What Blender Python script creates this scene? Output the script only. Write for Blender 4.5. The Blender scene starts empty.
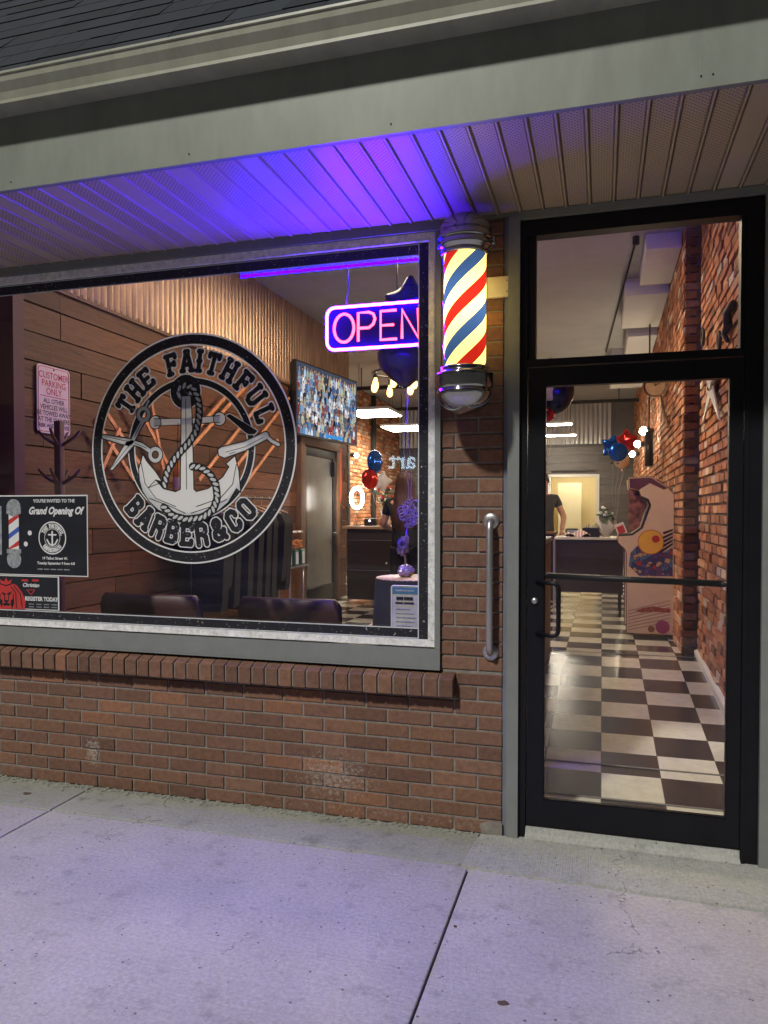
SUN_E, SKY_S, EXPO = 3.05, .026, 0.0
import bpy, bmesh, math, random
from mathutils import Vector, Matrix
random.seed(7)
PI = math.pi
scene = bpy.context.scene
COL = scene.collection
R = math.radians

# ------------------------------------------------------------------ camera
F, CY, CAM = 747.2, 528.9, Vector((0, -3.5, 1.53))
yaw, pit, rol = R(-16.246), R(-1.3445), R(0.0156)
fwd = Vector((math.sin(yaw)*math.cos(pit), math.cos(yaw)*math.cos(pit), math.sin(pit)))
rt = Vector((math.cos(yaw), -math.sin(yaw), 0)); up = rt.cross(fwd)
rt, up = rt*math.cos(rol)+up*math.sin(rol), -rt*math.sin(rol)+up*math.cos(rol)
cd = bpy.data.cameras.new('camera'); cam = bpy.data.objects.new('camera', cd); COL.objects.link(cam)
m = Matrix((rt, up, -fwd)).transposed().to_4x4(); m.translation = CAM; cam.matrix_world = m
cd.sensor_width = 36; cd.lens = F/1024*36; cd.shift_y = (CY-512)/1024; cd.clip_end = 400; cd.clip_start = .05
scene.camera = cam

def ray(px, py): return fwd*F + rt*(px-384) - up*(py-CY)
def on_y(px, py, Y=0.): d = ray(px, py); return CAM + d*((Y-CAM.y)/d.y)
def on_x(px, py, X): d = ray(px, py); return CAM + d*((X-CAM.x)/d.x)
def on_z(px, py, Z): d = ray(px, py); return CAM + d*((Z-CAM.z)/d.z)

# ------------------------------------------------------------------ scene graph helpers
ORG = {}
def thing(name, label, cat, loc=(0, 0, 0), group=None):
    o = bpy.data.objects.new(name, None); COL.objects.link(o); o.empty_display_size = .1
    o.location = loc; o['label'] = label; o['category'] = cat
    if group: o['group'] = group
    ORG[o] = Vector(loc); return o
def tag(o, label=None, cat=None, group=None, kind=None):
    if label: o['label'] = label
    if cat: o['category'] = cat
    if group: o['group'] = group
    if kind: o['kind'] = kind
    return o

class MB:
    """collects shapes, then links them as ONE mesh object"""
    def __init__(s): s.bm = bmesh.new(); s.cl = s.bm.loops.layers.float_color.new('Col')
    def face(s, pts, c=None):
        vs = [s.bm.verts.new(p) for p in pts]
        try: f = s.bm.faces.new(vs)
        except ValueError: return None
        if c:
            for l in f.loops: l[s.cl] = (*c, 1)
        return f
    def vf(s, verts, faces, c=None, smooth=False):
        vs = [s.bm.verts.new(p) for p in verts]
        for fc in faces:
            try: f = s.bm.faces.new([vs[i] for i in fc])
            except ValueError: continue
            f.smooth = smooth
            if c:
                for l in f.loops: l[s.cl] = (*c, 1)
    def box(s, a, b, c=None, rot=None):
        x0, y0, z0 = a; x1, y1, z1 = b
        v = [Vector(p) for p in ((x0,y0,z0),(x1,y0,z0),(x1,y1,z0),(x0,y1,z0),(x0,y0,z1),(x1,y0,z1),(x1,y1,z1),(x0,y1,z1))]
        if rot is not None:
            ce = (Vector(a)+Vector(b))/2; v = [ce + rot @ (p-ce) for p in v]
        s.vf(v, [(0,3,2,1),(4,5,6,7),(0,1,5,4),(1,2,6,5),(2,3,7,6),(3,0,4,7)], c); return s
    def rbox(s, a, b, r=.01, c=None, seg=2):
        """bevelled box"""
        t = bmesh.new(); bmesh.ops.create_cube(t, size=1)
        a = Vector(a); b = Vector(b)
        for v in t.verts: v.co = Vector(((v.co[i]+.5)*(b[i]-a[i])+a[i] for i in range(3)))
        bmesh.ops.bevel(t, geom=t.edges[:], offset=r, segments=seg, affect='EDGES', profile=.6)
        t.verts.index_update(); s.vf([v.co.copy() for v in t.verts], [[v.index for v in f.verts] for f in t.faces], c, True); t.free(); return s
    def prism(s, poly, axis, a, b, c=None):
        """polygon (2D) extruded along axis from a to b"""
        def P(p, h):
            return {'x': (h, p[0], p[1]), 'y': (p[0], h, p[1]), 'z': (p[0], p[1], h)}[axis]
        n = len(poly); v = [P(p, a) for p in poly]+[P(p, b) for p in poly]
        s.vf(v, [list(range(n))[::-1], list(range(n, 2*n))]+[(i, (i+1) % n, n+(i+1) % n, n+i) for i in range(n)], c); return s
    def tube(s, pts, r, n=8, c=None, closed=False, caps=True):
        pts = [Vector(p) for p in pts]; m_ = len(pts); rr = r if isinstance(r, (list, tuple)) else [r]*m_
        V = []; up_ = None
        for i, p in enumerate(pts):
            if closed: d = pts[(i+1) % m_]-pts[i-1]
            else: d = pts[min(i+1, m_-1)]-pts[max(i-1, 0)]
            if d.length < 1e-9: d = Vector((0, 0, 1))
            d.normalize()
            if up_ is None: up_ = d.orthogonal().normalized()
            up_ = (up_ - d*up_.dot(d))
            up_ = up_.normalized() if up_.length > 1e-6 else d.orthogonal().normalized()
            q = d.cross(up_)
            for k in range(n):
                a = 2*PI*k/n; V.append(p+(up_*math.cos(a)+q*math.sin(a))*rr[i])
        Fc = []
        for i in range(m_ if closed else m_-1):
            j = (i+1) % m_
            for k in range(n): Fc.append((i*n+k, i*n+(k+1) % n, j*n+(k+1) % n, j*n+k))
        if caps and not closed: Fc += [list(range(n))[::-1], list(range((m_-1)*n, m_*n))]
        s.vf(V, Fc, c, True); return s
    def lathe(s, prof, ce=(0, 0), n=32, c=None, mat=None):
        """profile [(r,z)] turned round the z axis at ce; mat = optional matrix"""
        V = []; Fc = []
        for (r, z) in prof:
            for k in range(n):
                a = 2*PI*k/n; p = Vector((ce[0]+r*math.cos(a), ce[1]+r*math.sin(a), z))
                V.append(mat @ p if mat else p)
        for i in range(len(prof)-1):
            for k in range(n): Fc.append((i*n+k, i*n+(k+1) % n, (i+1)*n+(k+1) % n, (i+1)*n+k))
        s.vf(V, Fc, c, True); return s
    def ball(s, ce, r, n=16, c=None, sc=(1, 1, 1)):
        pr = [(max(1e-4, math.sin(PI*i/(n//2))), -math.cos(PI*i/(n//2))) for i in range(n//2+1)]
        mt = Matrix.Translation(Vector(ce)) @ Matrix.Diagonal((r*sc[0], r*sc[1], r*sc[2], 1))
        return s.lathe(pr, (0, 0), n, c, mt)
    def add_mesh(s, me, mt, c=None):
        s.vf([mt @ v.co for v in me.vertices], [list(p.vertices) for p in me.polygons], c); return s
    def build(s, name, mat, parent=None, root=None, smooth_angle=None):
        root = root or parent
        while root is not None and root.parent: root = root.parent
        o0 = ORG.get(root, Vector((0, 0, 0))) if root is not None else Vector((0, 0, 0))
        bmesh.ops.recalc_face_normals(s.bm, faces=s.bm.faces[:]) if smooth_angle != 'keep' else None
        if root is None:
            # origin at the base centre of the thing
            xs = [v.co for v in s.bm.verts]
            o0 = Vector(((min(v.x for v in xs)+max(v.x for v in xs))/2, (min(v.y for v in xs)+max(v.y for v in xs))/2, min(v.z for v in xs)))
        for v in s.bm.verts: v.co -= o0
        me = bpy.data.meshes.new(name); s.bm.to_mesh(me); s.bm.free()
        o = bpy.data.objects.new(name, me); COL.objects.link(o); me.materials.append(mat)
        if parent is not None: o.parent = parent
        else: o.location = o0; ORG[o] = o0
        return o

def text_mesh(txt, size=1, shear=0, offset=0, align='CENTER', sx=1):
    cu = bpy.data.curves.new('t', 'FONT'); cu.body = txt; cu.size = size; cu.shear = shear; cu.offset = offset
    cu.align_x = align; cu.align_y = 'CENTER'; cu.resolution_u = 3
    o = bpy.data.objects.new('t', cu); COL.objects.link(o)
    bpy.context.view_layer.update(); dg = bpy.context.evaluated_depsgraph_get()
    me = bpy.data.meshes.new_from_object(o.evaluated_get(dg))
    for v in me.vertices: v.co.x *= sx
    bpy.data.objects.remove(o); bpy.data.curves.remove(cu); return me
def facing(x, y, z, n='-y'):
    """matrix taking text xy plane to a wall plane that faces n"""
    if n == '-y': M = Matrix(((1, 0, 0), (0, 0, -1), (0, 1, 0)))
    if n == '+x': M = Matrix(((0, 0, 1), (1, 0, 0), (0, 1, 0)))
    if n == '-x': M = Matrix(((0, 0, -1), (-1, 0, 0), (0, 1, 0)))
    M = M.to_4x4(); M.translation = (x, y, z); return M

# ------------------------------------------------------------------ materials
MATS = {}
def nodes(name):
    m_ = bpy.data.materials.new(name); m_.use_nodes = True; nt = m_.node_tree
    return m_, nt, nt.nodes['Principled BSDF'], nt.nodes.new, nt.links.new
def mat(name, col, rough=.6, metal=0, var=.15, scale=8, bump=0, bscale=None, emit=None, estr=0, spec=.5, coat=0, attr=False, col2=None, rvar=0, stretch=None, alpha=1, trans=0):
    m_, nt, b, N, L = nodes(name)
    tc = N('ShaderNodeTexCoord'); mp = N('ShaderNodeMapping'); L(tc.outputs['Object'], mp.inputs[0])
    if stretch: mp.inputs['Scale'].default_value = stretch
    no = N('ShaderNodeTexNoise'); no.inputs['Scale'].default_value = scale; no.inputs['Detail'].default_value = 6; no.inputs['Roughness'].default_value = .65
    L(mp.outputs[0], no.inputs['Vector'])
    rp = N('ShaderNodeValToRGB'); rp.color_ramp.elements[0].position = .3; rp.color_ramp.elements[1].position = .7
    c2 = col2 or col
    k = var
    rp.color_ramp.elements[0].color = (*[max(0, x*(1-k)) for x in c2], 1)
    rp.color_ramp.elements[1].color = (*[min(1, x*(1+k)) for x in col], 1)
    L(no.outputs['Fac'], rp.inputs['Fac']); out = rp.outputs['Color']
    if attr:
        at = N('ShaderNodeVertexColor'); at.layer_name = 'Col'
        mx = N('ShaderNodeMix'); mx.data_type = 'RGBA'; mx.blend_type = 'MULTIPLY'; mx.inputs[0].default_value = 1
        L(at.outputs['Color'], mx.inputs[6]); L(out, mx.inputs[7]); out = mx.outputs[2]
    L(out, b.inputs['Base Color'])
    b.inputs['Roughness'].default_value = rough; b.inputs['Metallic'].default_value = metal
    b.inputs['Specular IOR Level'].default_value = spec; b.inputs['Coat Weight'].default_value = coat
    if rvar:
        mr = N('ShaderNodeMapRange'); mr.inputs['To Min'].default_value = max(.02, rough-rvar); mr.inputs['To Max'].default_value = rough+rvar
        L(no.outputs['Fac'], mr.inputs['Value']); L(mr.outputs[0], b.inputs['Roughness'])
    if bump:
        n2 = N('ShaderNodeTexNoise'); n2.inputs['Scale'].default_value = bscale or scale*6; n2.inputs['Detail'].default_value = 8
        L(mp.outputs[0], n2.inputs['Vector'])
        bu = N('ShaderNodeBump'); bu.inputs['Strength'].default_value = 1; bu.inputs['Distance'].default_value = bump
        L(n2.outputs['Fac'], bu.inputs['Height']); L(bu.outputs[0], b.inputs['Normal'])
    if emit: b.inputs['Emission Color'].default_value = (*emit, 1); b.inputs['Emission Strength'].default_value = estr
    b.inputs['Transmission Weight'].default_value = trans
    MATS[name] = m_; return m_
def emis(name, col, st):
    m_ = bpy.data.materials.new(name); m_.use_nodes = True; nt = m_.node_tree; nt.nodes.clear()
    e = nt.nodes.new('ShaderNodeEmission'); o = nt.nodes.new('ShaderNodeOutputMaterial')
    e.inputs[0].default_value = (*col, 1); e.inputs[1].default_value = st; nt.links.new(e.outputs[0], o.inputs[0]); return m_
def glass(name, tint=(1, 1, 1), f0=.05, rough=.0):
    m_ = bpy.data.materials.new(name); m_.use_nodes = True; nt = m_.node_tree; nt.nodes.clear(); N = nt.nodes.new; L = nt.links.new
    t = N('ShaderNodeBsdfTransparent'); t.inputs[0].default_value = (*tint, 1)
    g = N('ShaderNodeBsdfGlossy'); g.inputs['Roughness'].default_value = rough
    ge = N('ShaderNodeNewGeometry'); dt = N('ShaderNodeVectorMath'); dt.operation = 'DOT_PRODUCT'; L(ge.outputs['Incoming'], dt.inputs[0]); L(ge.outputs['Normal'], dt.inputs[1])
    ab = N('ShaderNodeMath'); ab.operation = 'ABSOLUTE'; L(dt.outputs['Value'], ab.inputs[0])
    iv = N('ShaderNodeMath'); iv.operation = 'SUBTRACT'; iv.inputs[0].default_value = 1; L(ab.outputs[0], iv.inputs[1])
    pw = N('ShaderNodeMath'); pw.operation = 'POWER'; L(iv.outputs[0], pw.inputs[0]); pw.inputs[1].default_value = 5
    mr = N('ShaderNodeMath'); mr.operation = 'MULTIPLY_ADD'; mr.inputs[1].default_value = 1-f0; mr.inputs[2].default_value = f0
    mx = N('ShaderNodeMixShader'); o = N('ShaderNodeOutputMaterial')
    L(pw.outputs[0], mr.inputs[0]); L(mr.outputs[0], mx.inputs[0]); L(t.outputs[0], mx.inputs[1]); L(g.outputs[0], mx.inputs[2]); # thin film of dust and wiping marks
    gp = N('ShaderNodeNewGeometry'); mp = N('ShaderNodeMapping'); mp.inputs['Rotation'].default_value = (0, .5, 0); mp.inputs['Scale'].default_value = (1, 1, 5); L(gp.outputs['Position'], mp.inputs[0])
    no = N('ShaderNodeTexNoise'); no.inputs['Scale'].default_value = 3; no.inputs['Detail'].default_value = 7; no.inputs['Distortion'].default_value = .8; L(mp.outputs[0], no.inputs['Vector'])
    rg = N('ShaderNodeMapRange'); rg.inputs['From Min'].default_value = .42; rg.inputs['From Max'].default_value = .75; rg.inputs['To Min'].default_value = .004; rg.inputs['To Max'].default_value = .022; L(no.outputs['Fac'], rg.inputs[0])
    df = N('ShaderNodeBsdfDiffuse'); df.inputs[0].default_value = (.6, .6, .65, 1); m2 = N('ShaderNodeMixShader'); L(rg.outputs[0], m2.inputs[0]); L(mx.outputs[0], m2.inputs[1]); L(df.outputs[0], m2.inputs[2]); L(m2.outputs[0], o.inputs[0])
    return m_

M_mortar = mat('mortar', (.20, .18, .165), .95, var=.25, scale=30, bump=.003, bscale=150)
def brick_mat(name, patches=()):
    m_, nt, b, N, L = nodes(name)
    at = N('ShaderNodeVertexColor'); at.layer_name = 'Col'
    geo = N('ShaderNodeNewGeometry')
    n1 = N('ShaderNodeTexNoise'); n1.inputs['Scale'].default_value = 35; n1.inputs['Detail'].default_value = 8; n1.inputs['Roughness'].default_value = .75
    L(geo.outputs['Position'], n1.inputs['Vector'])
    r1 = N('ShaderNodeMapRange'); r1.inputs['From Min'].default_value = .3; r1.inputs['From Max'].default_value = .75; r1.inputs['To Min'].default_value = .62; r1.inputs['To Max'].default_value = 1.35
    L(n1.outputs['Fac'], r1.inputs['Value'])
    mx = N('ShaderNodeMix'); mx.data_type = 'RGBA'; mx.blend_type = 'MULTIPLY'; mx.inputs[0].default_value = 1
    L(at.outputs['Color'], mx.inputs[6]); L(r1.outputs[0], mx.inputs[7]); out = mx.outputs[2]
    # mineral bloom where the wall has it
    n2 = N('ShaderNodeTexNoise'); n2.inputs['Scale'].default_value = 55; n2.inputs['Detail'].default_value = 9; n2.inputs['Roughness'].default_value = .8
    L(geo.outputs['Position'], n2.inputs['Vector'])
    for (cx, cz, rx, rz, s) in patches:
        sx = N('ShaderNodeSeparateXYZ'); L(geo.outputs['Position'], sx.inputs[0])
        def mm(op, a, b_):
            q = N('ShaderNodeMath'); q.operation = op
            for i, v in enumerate((a, b_)):
                if v is None: continue
                if isinstance(v, (int, float)): q.inputs[i].default_value = v
                else: L(v, q.inputs[i])
            return q.outputs[0]
        dx = mm('POWER', mm('DIVIDE', mm('SUBTRACT', sx.outputs[0], cx), rx), 2); dz = mm('POWER', mm('DIVIDE', mm('SUBTRACT', sx.outputs[2], cz), rz), 2)
        ex = mm('EXPONENT', mm('MULTIPLY', mm('ADD', dx, dz), -1.), None)
        th = mm('MULTIPLY', mm('SUBTRACT', n2.outputs['Fac'], mm('SUBTRACT', .72, mm('MULTIPLY', ex, s))), 6.)
        q = nt.nodes[-1]; q.use_clamp = True
        m2 = N('ShaderNodeMix'); m2.data_type = 'RGBA'; L(mm('MULTIPLY', th, .75), m2.inputs[0]); L(out, m2.inputs[6]); m2.inputs[7].default_value = (.42, .40, .37, 1); out = m2.outputs[2]
    L(out, b.inputs['Base Color']); b.inputs['Roughness'].default_value = .88; b.inputs['Specular IOR Level'].default_value = .3
    bu = N('ShaderNodeBump'); bu.inputs['Distance'].default_value = .003; L(n1.outputs['Fac'], bu.inputs['Height'])
    n3 = N('ShaderNodeTexNoise'); n3.inputs['Scale'].default_value = 260; n3.inputs['Detail'].default_value = 4; L(geo.outputs['Position'], n3.inputs['Vector'])
    b2 = N('ShaderNodeBump'); b2.inputs['Distance'].default_value = .0012; L(n3.outputs['Fac'], b2.inputs['Height']); L(bu.outputs[0], b2.inputs['Normal']); L(b2.outputs[0], b.inputs['Normal'])
    return m_
M_brick = brick_mat('facade_brick', [(-1.28, .2, .36, .2, .27), (-2.7, .2, .08, .14, .3), (-1., .04, 1.6, .05, .2), (-3.0, .04, 1.2, .04, .16)])
M_ibrick = brick_mat('interior_brick')
M_casing = mat('grey_paint', (.17, .18, .18), .5, var=.08, scale=12, bump=.0006, bscale=60)
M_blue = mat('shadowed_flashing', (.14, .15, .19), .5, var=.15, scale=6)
M_white = mat('peeling_white_paint', (.74, .74, .76), .6, var=.12, scale=40, bump=.0015, bscale=50, col2=(.5, .5, .52))
M_fascia = mat('fascia_metal', (.20, .222, .198), .42, var=.13, scale=2.2, bump=.003, bscale=1.8, stretch=(2.5, 1, .8), col2=(.18, .20, .178))
M_gutter = mat('gutter_metal', (.30, .31, .26), .35, var=.16, scale=3, stretch=(3, 1, 1), bump=.001, bscale=4)
M_black = mat('black_aluminium', (.004, .004, .007), .42, metal=0, var=.3, scale=9, spec=.28)
M_glass = glass('window_glass')
M_chrome = mat('chrome', (.44, .44, .47), .12, metal=1, var=.06, scale=14, rvar=.04)
M_steel = mat('brushed_steel', (.45, .44, .46), .38, metal=.85, var=.1, scale=40, stretch=(1, 1, 8))
def decal_black():
    m_, nt, b, N, L = nodes('speckled_black_vinyl')
    geo = N('ShaderNodeNewGeometry')
    n = N('ShaderNodeTexNoise'); n.inputs['Scale'].default_value = 75; n.inputs['Detail'].default_value = 5; n.inputs['Roughness'].default_value = .75; L(geo.outputs['Position'], n.inputs['Vector'])
    r = N('ShaderNodeValToRGB'); r.color_ramp.elements[0].position = .625; r.color_ramp.elements[0].color = (.008, .008, .014, 1); r.color_ramp.elements[1].position = .66; r.color_ramp.elements[1].color = (.5, .5, .55, 1)
    L(n.outputs['Fac'], r.inputs['Fac']); L(r.outputs[0], b.inputs['Base Color']); b.inputs['Roughness'].default_value = .45; return m_
M_vblack = decal_black()
def vinyl():
    m_, nt, b, N, L = nodes('white_vinyl'); b.inputs['Base Color'].default_value = (.80, .82, .86, 1); b.inputs['Roughness'].default_value = .5
    t = N('ShaderNodeBsdfTranslucent'); t.inputs[0].default_value = (.52, .58, .68, 1); mx = N('ShaderNodeMixShader'); mx.inputs[0].default_value = .42
    L(b.outputs[0], mx.inputs[1]); L(t.outputs[0], mx.inputs[2]); L(mx.outputs[0], nt.nodes['Material Output'].inputs[0]); return m_
M_vwhite = vinyl()
M_pblack = mat('plain_black', (.008, .008, .012), .4, var=.2)
# ------------------------------------------------------------------ ground
def concrete(name, c1, c2, dark=.35, lines=False):
    m_, nt, b, N, L = nodes(name)
    geo = N('ShaderNodeNewGeometry')
    def noise(s, d=8, r=.65, vec=None):
        n = N('ShaderNodeTexNoise'); n.inputs['Scale'].default_value = s; n.inputs['Detail'].default_value = d; n.inputs['Roughness'].default_value = r; L(vec or geo.outputs['Position'], n.inputs['Vector']); return n
    n1 = noise(1.6); r1 = N('ShaderNodeValToRGB'); r1.color_ramp.elements[0].position = .3; r1.color_ramp.elements[1].position = .7
    r1.color_ramp.elements[0].color = (*c1, 1); r1.color_ramp.elements[1].color = (*c2, 1); L(n1.outputs['Fac'], r1.inputs[0])
    n2 = noise(60, 10, .8); r2 = N('ShaderNodeMapRange'); r2.inputs['From Min'].default_value = .35; r2.inputs['From Max'].default_value = .65; r2.inputs['To Min'].default_value = .72; r2.inputs['To Max'].default_value = 1.15; L(n2.outputs['Fac'], r2.inputs[0])
    mx = N('ShaderNodeMix'); mx.data_type = 'RGBA'; mx.blend_type = 'MULTIPLY'; mx.inputs[0].default_value = 1; L(r1.outputs[0], mx.inputs[6]); L(r2.outputs[0], mx.inputs[7])
    # stains and pits
    n3 = noise(9, 5, .6); r3 = N('ShaderNodeValToRGB'); r3.color_ramp.elements[0].position = .56; r3.color_ramp.elements[0].color = (1, 1, 1, 1); r3.color_ramp.elements[1].position = .76; r3.color_ramp.elements[1].color = (1-dark, 1-dark, 1-dark, 1); L(n3.outputs['Fac'], r3.inputs[0])
    m2 = N('ShaderNodeMix'); m2.data_type = 'RGBA'; m2.blend_type = 'MULTIPLY'; m2.inputs[0].default_value = 1; L(mx.outputs[2], m2.inputs[6]); L(r3.outputs[0], m2.inputs[7])
    v = N('ShaderNodeTexVoronoi'); v.inputs['Scale'].default_value = 26; L(geo.outputs['Position'], v.inputs['Vector'])
    vn = noise(7, 3)
    lt = N('ShaderNodeMath'); lt.operation = 'LESS_THAN'; L(v.outputs['Distance'], lt.inputs[0]); lt.inputs[1].default_value = .13
    gt = N('ShaderNodeMath'); gt.operation = 'GREATER_THAN'; L(vn.outputs['Fac'], gt.inputs[0]); gt.inputs[1].default_value = .53
    ml = N('ShaderNodeMath'); ml.operation = 'MULTIPLY'; L(lt.outputs[0], ml.inputs[0]); L(gt.outputs[0], ml.inputs[1])
    m3 = N('ShaderNodeMix'); m3.data_type = 'RGBA'; L(ml.outputs[0], m3.inputs[0]); L(m2.outputs[2], m3.inputs[6]); m3.inputs[7].default_value = (.14, .14, .13, 1)
    # old gum spots and wandering hairline cracks
    v2 = N('ShaderNodeTexVoronoi'); v2.inputs['Scale'].default_value = 3.2; L(geo.outputs['Position'], v2.inputs['Vector'])
    l2 = N('ShaderNodeMath'); l2.operation = 'LESS_THAN'; L(v2.outputs['Distance'], l2.inputs[0]); l2.inputs[1].default_value = .055
    s2 = N('ShaderNodeSeparateColor'); L(v2.outputs['Color'], s2.inputs[0]); g2 = N('ShaderNodeMath'); g2.operation = 'GREATER_THAN'; L(s2.outputs[0], g2.inputs[0]); g2.inputs[1].default_value = .45
    q2 = N('ShaderNodeMath'); q2.operation = 'MULTIPLY'; L(l2.outputs[0], q2.inputs[0]); L(g2.outputs[0], q2.inputs[1])
    q3 = N('ShaderNodeMath'); q3.operation = 'MULTIPLY'; L(q2.outputs[0], q3.inputs[0]); q3.inputs[1].default_value = .3
    m4 = N('ShaderNodeMix'); m4.data_type = 'RGBA'; L(q3.outputs[0], m4.inputs[0]); L(m3.outputs[2], m4.inputs[6]); m4.inputs[7].default_value = (.12, .115, .11, 1)
    nd = noise(2.2, 6); ad = N('ShaderNodeVectorMath'); ad.operation = 'MULTIPLY_ADD'; L(nd.outputs['Color'], ad.inputs[0]); ad.inputs[1].default_value = (.45, .45, 0); L(geo.outputs['Position'], ad.inputs[2])
    v3 = N('ShaderNodeTexVoronoi'); v3.feature = 'DISTANCE_TO_EDGE'; v3.inputs['Scale'].default_value = .62; L(ad.outputs[0], v3.inputs['Vector'])
    l3 = N('ShaderNodeMath'); l3.operation = 'LESS_THAN'; L(v3.outputs['Distance'], l3.inputs[0]); l3.inputs[1].default_value = .0016
    n5 = noise(1.1, 2); g3 = N('ShaderNodeMath'); g3.operation = 'GREATER_THAN'; L(n5.outputs['Fac'], g3.inputs[0]); g3.inputs[1].default_value = .55
    q4 = N('ShaderNodeMath'); q4.operation = 'MULTIPLY'; L(l3.outputs[0], q4.inputs[0]); L(g3.outputs[0], q4.inputs[1])
    q5 = N('ShaderNodeMath'); q5.operation = 'MULTIPLY'; L(q4.outputs[0], q5.inputs[0]); q5.inputs[1].default_value = .6
    m5 = N('ShaderNodeMix'); m5.data_type = 'RGBA'; L(q5.outputs[0], m5.inputs[0]); L(m4.outputs[2], m5.inputs[6]); m5.inputs[7].default_value = (.08, .08, .075, 1)
    L(m5.outputs[2], b.inputs['Base Color']); b.inputs['Roughness'].default_value = .85
    bu = N('ShaderNodeBump'); bu.inputs['Distance'].default_value = .005; L(n2.outputs['Fac'], bu.inputs['Height'])
    last = bu
    mp = N('ShaderNodeMapping'); mp.inputs['Scale'].default_value = (120, 3, 1) if lines else (1, 60, 1); L(geo.outputs['Position'], mp.inputs[0])
    n4 = noise(1.5, 4, .5, mp.outputs[0]); b2 = N('ShaderNodeBump'); b2.inputs['Distance'].default_value = .004 if lines else .002; L(n4.outputs['Fac'], b2.inputs['Height']); L(bu.outputs[0], b2.inputs['Normal']); last = b2
    L(last.outputs[0], b.inputs['Normal']); return m_
M_slab = concrete('sidewalk_concrete', (.41, .395, .385), (.53, .51, .50))
M_strip = concrete('old_concrete', (.27, .275, .25), (.36, .362, .335), .45)
M_apron = concrete('broomed_concrete', (.34, .345, .33), (.43, .435, .42), .2, True)
M_joint = mat('joint_dirt', (.025, .025, .022), .95, var=.4, scale=30, bump=.003)
M_asph = mat('asphalt', (.05, .05, .052), .9, var=.3, scale=60, bump=.006)

g = MB(); g.face([(-150, -150, -.16), (150, -150, -.16), (150, 60, -.16), (-150, 60, -.16)])
tag(g.build('ground', M_asph), kind='structure')
j = MB(); j.box((-14, -6, -.15), (8, .0, -.012)); tag(j.build('sidewalk_base', M_joint), kind='structure')
def rim(cells, name, mt, top=0):
    s = MB()
    for (x0, y0, x1, y1) in cells:
        g_ = .0042
        s.rbox((x0+g_, y0+g_, -.06), (x1-g_, y1-g_, top), .006)
    return tag(s.build(name, mt), kind='structure')
xj = [-11.3, -9.15, -7.0, -4.87, -2.7, -.54, 1.62, 3.78, 5.9, 8]
rim([(xj[i], y0, xj[i+1], y1) for i in range(9) for (y0, y1) in ((-2.5, -.34), (-4.66, -2.5), (-6, -4.66))], 'sidewalk', M_slab)
rim([(-9.15, -.34, -4.87, .0), (-4.87, -.34, -2.7, .0), (-2.7, -.34, -.54, .0), (1.2, -.34, 5, 0)], 'sidewalk_strip', M_strip, .002)
# door apron: poured later, a little proud of the walk, ragged front edge
ap = MB(); fr = []
for i in range(60):
    x = -.565+i*(1.2+.565)/59; fr.append((x, -.362-.03*(x+.56)/1.2+random.uniform(-.006, .006)))
poly = fr+[(1.2, .06), (-.37, .06), (-.37, -.005), (-.44, -.02), (-.535, -.03), (-.55, -.12), (-.56, -.25)]
ap.prism(poly, 'z', -.01, .012)
tag(ap.build('door_apron', M_apron), kind='structure')
kb = MB(); kb.rbox((-14, -6.16, -.16), (8, -6.003, .0), .02); tag(kb.build('kerb', M_slab), kind='structure')
# crumbs of mortar and grit along the foot of the wall
M_grit = mat('grit', (.24, .25, .22), .9, var=.3, scale=40)
gr = MB()
for i in range(900):
    x = random.uniform(-4, -.45); y = -abs(random.gauss(0, .028))-.004; s_ = random.uniform(.002, .0075)
    gr.box((x-s_*1.5, y-s_, 0), (x+s_*1.5, y+s_, s_*.9), rot=Matrix.Rotation(random.uniform(0, 3), 3, 'Z'))
tag(gr.build('gravel_grit', M_grit), 'pale grit and crumbled mortar along the foot of the brick wall', 'grit', kind='stuff')
M_leaf = mat('dry_leaf', (.09, .06, .04), .8, var=.3)
def debris(px, py, s, label):
    p = on_z(px, py, 0); b_ = MB()
    pts = []
    for k in range(9):
        a = 2*PI*k/9; r_ = s*random.uniform(.6, 1.1); pts.append((p.x+1.6*r_*math.cos(a), p.y+r_*math.sin(a)))
    b_.prism(pts, 'z', .001, .005); tag(b_.build('dry_leaf', M_leaf), label, 'leaf', 'dry leaves and spots on the sidewalk')
debris(27, 794, .016, 'dark dry leaf scrap near the wall at the left edge of the sidewalk')
debris(503, 1004, .012, 'brown round leaf scrap low on the right sidewalk slab')
debris(455, 927, .005, 'tiny dark scrap on the right slab just beside the joint')

# ------------------------------------------------------------------ building shell (outside)
B = thing('shop_building', 'brick shop front with shingled mansard eave, big window and glass door', 'building', (-1.5, 0, 0))
def bcol(k=1.):
    base = random.choice([(.175, .092, .062), (.165, .086, .060), (.185, .098, .064), (.15, .080, .058), (.17, .094, .066)])
    if random.random() < .07: base = (.225, .108, .066)
    f = random.uniform(.82, 1.15)*k; return tuple(c*f for c in base)
RH, BL = .0703, .222
def brick(mb, x0, x1, z0, z1, y=0., d=.05, jit=.002, c=None):
    y += random.uniform(-jit, jit); e = .003; c = c or bcol()
    v = [(x0, y+d, z0), (x1, y+d, z0), (x1, y+d, z1), (x0, y+d, z1), (x0, y+.003, z0), (x1, y+.003, z0), (x1, y+.003, z1), (x0, y+.003, z1),
         (x0+e, y, z0+e), (x1-e, y, z0+e), (x1-e, y, z1-e), (x0+e, y, z1-e)]
    v = [(p[0]+random.uniform(-.0012, .0012), p[1], p[2]+random.uniform(-.0012, .0012)) for p in v]
    mb.vf(v, [(0,1,5,4),(1,2,6,5),(2,3,7,6),(3,0,4,7),(4,5,9,8),(5,6,10,9),(6,7,11,10),(7,4,8,11),(8,9,10,11)], c)
XR = -.443; mo = .0098
wall = MB()
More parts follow.
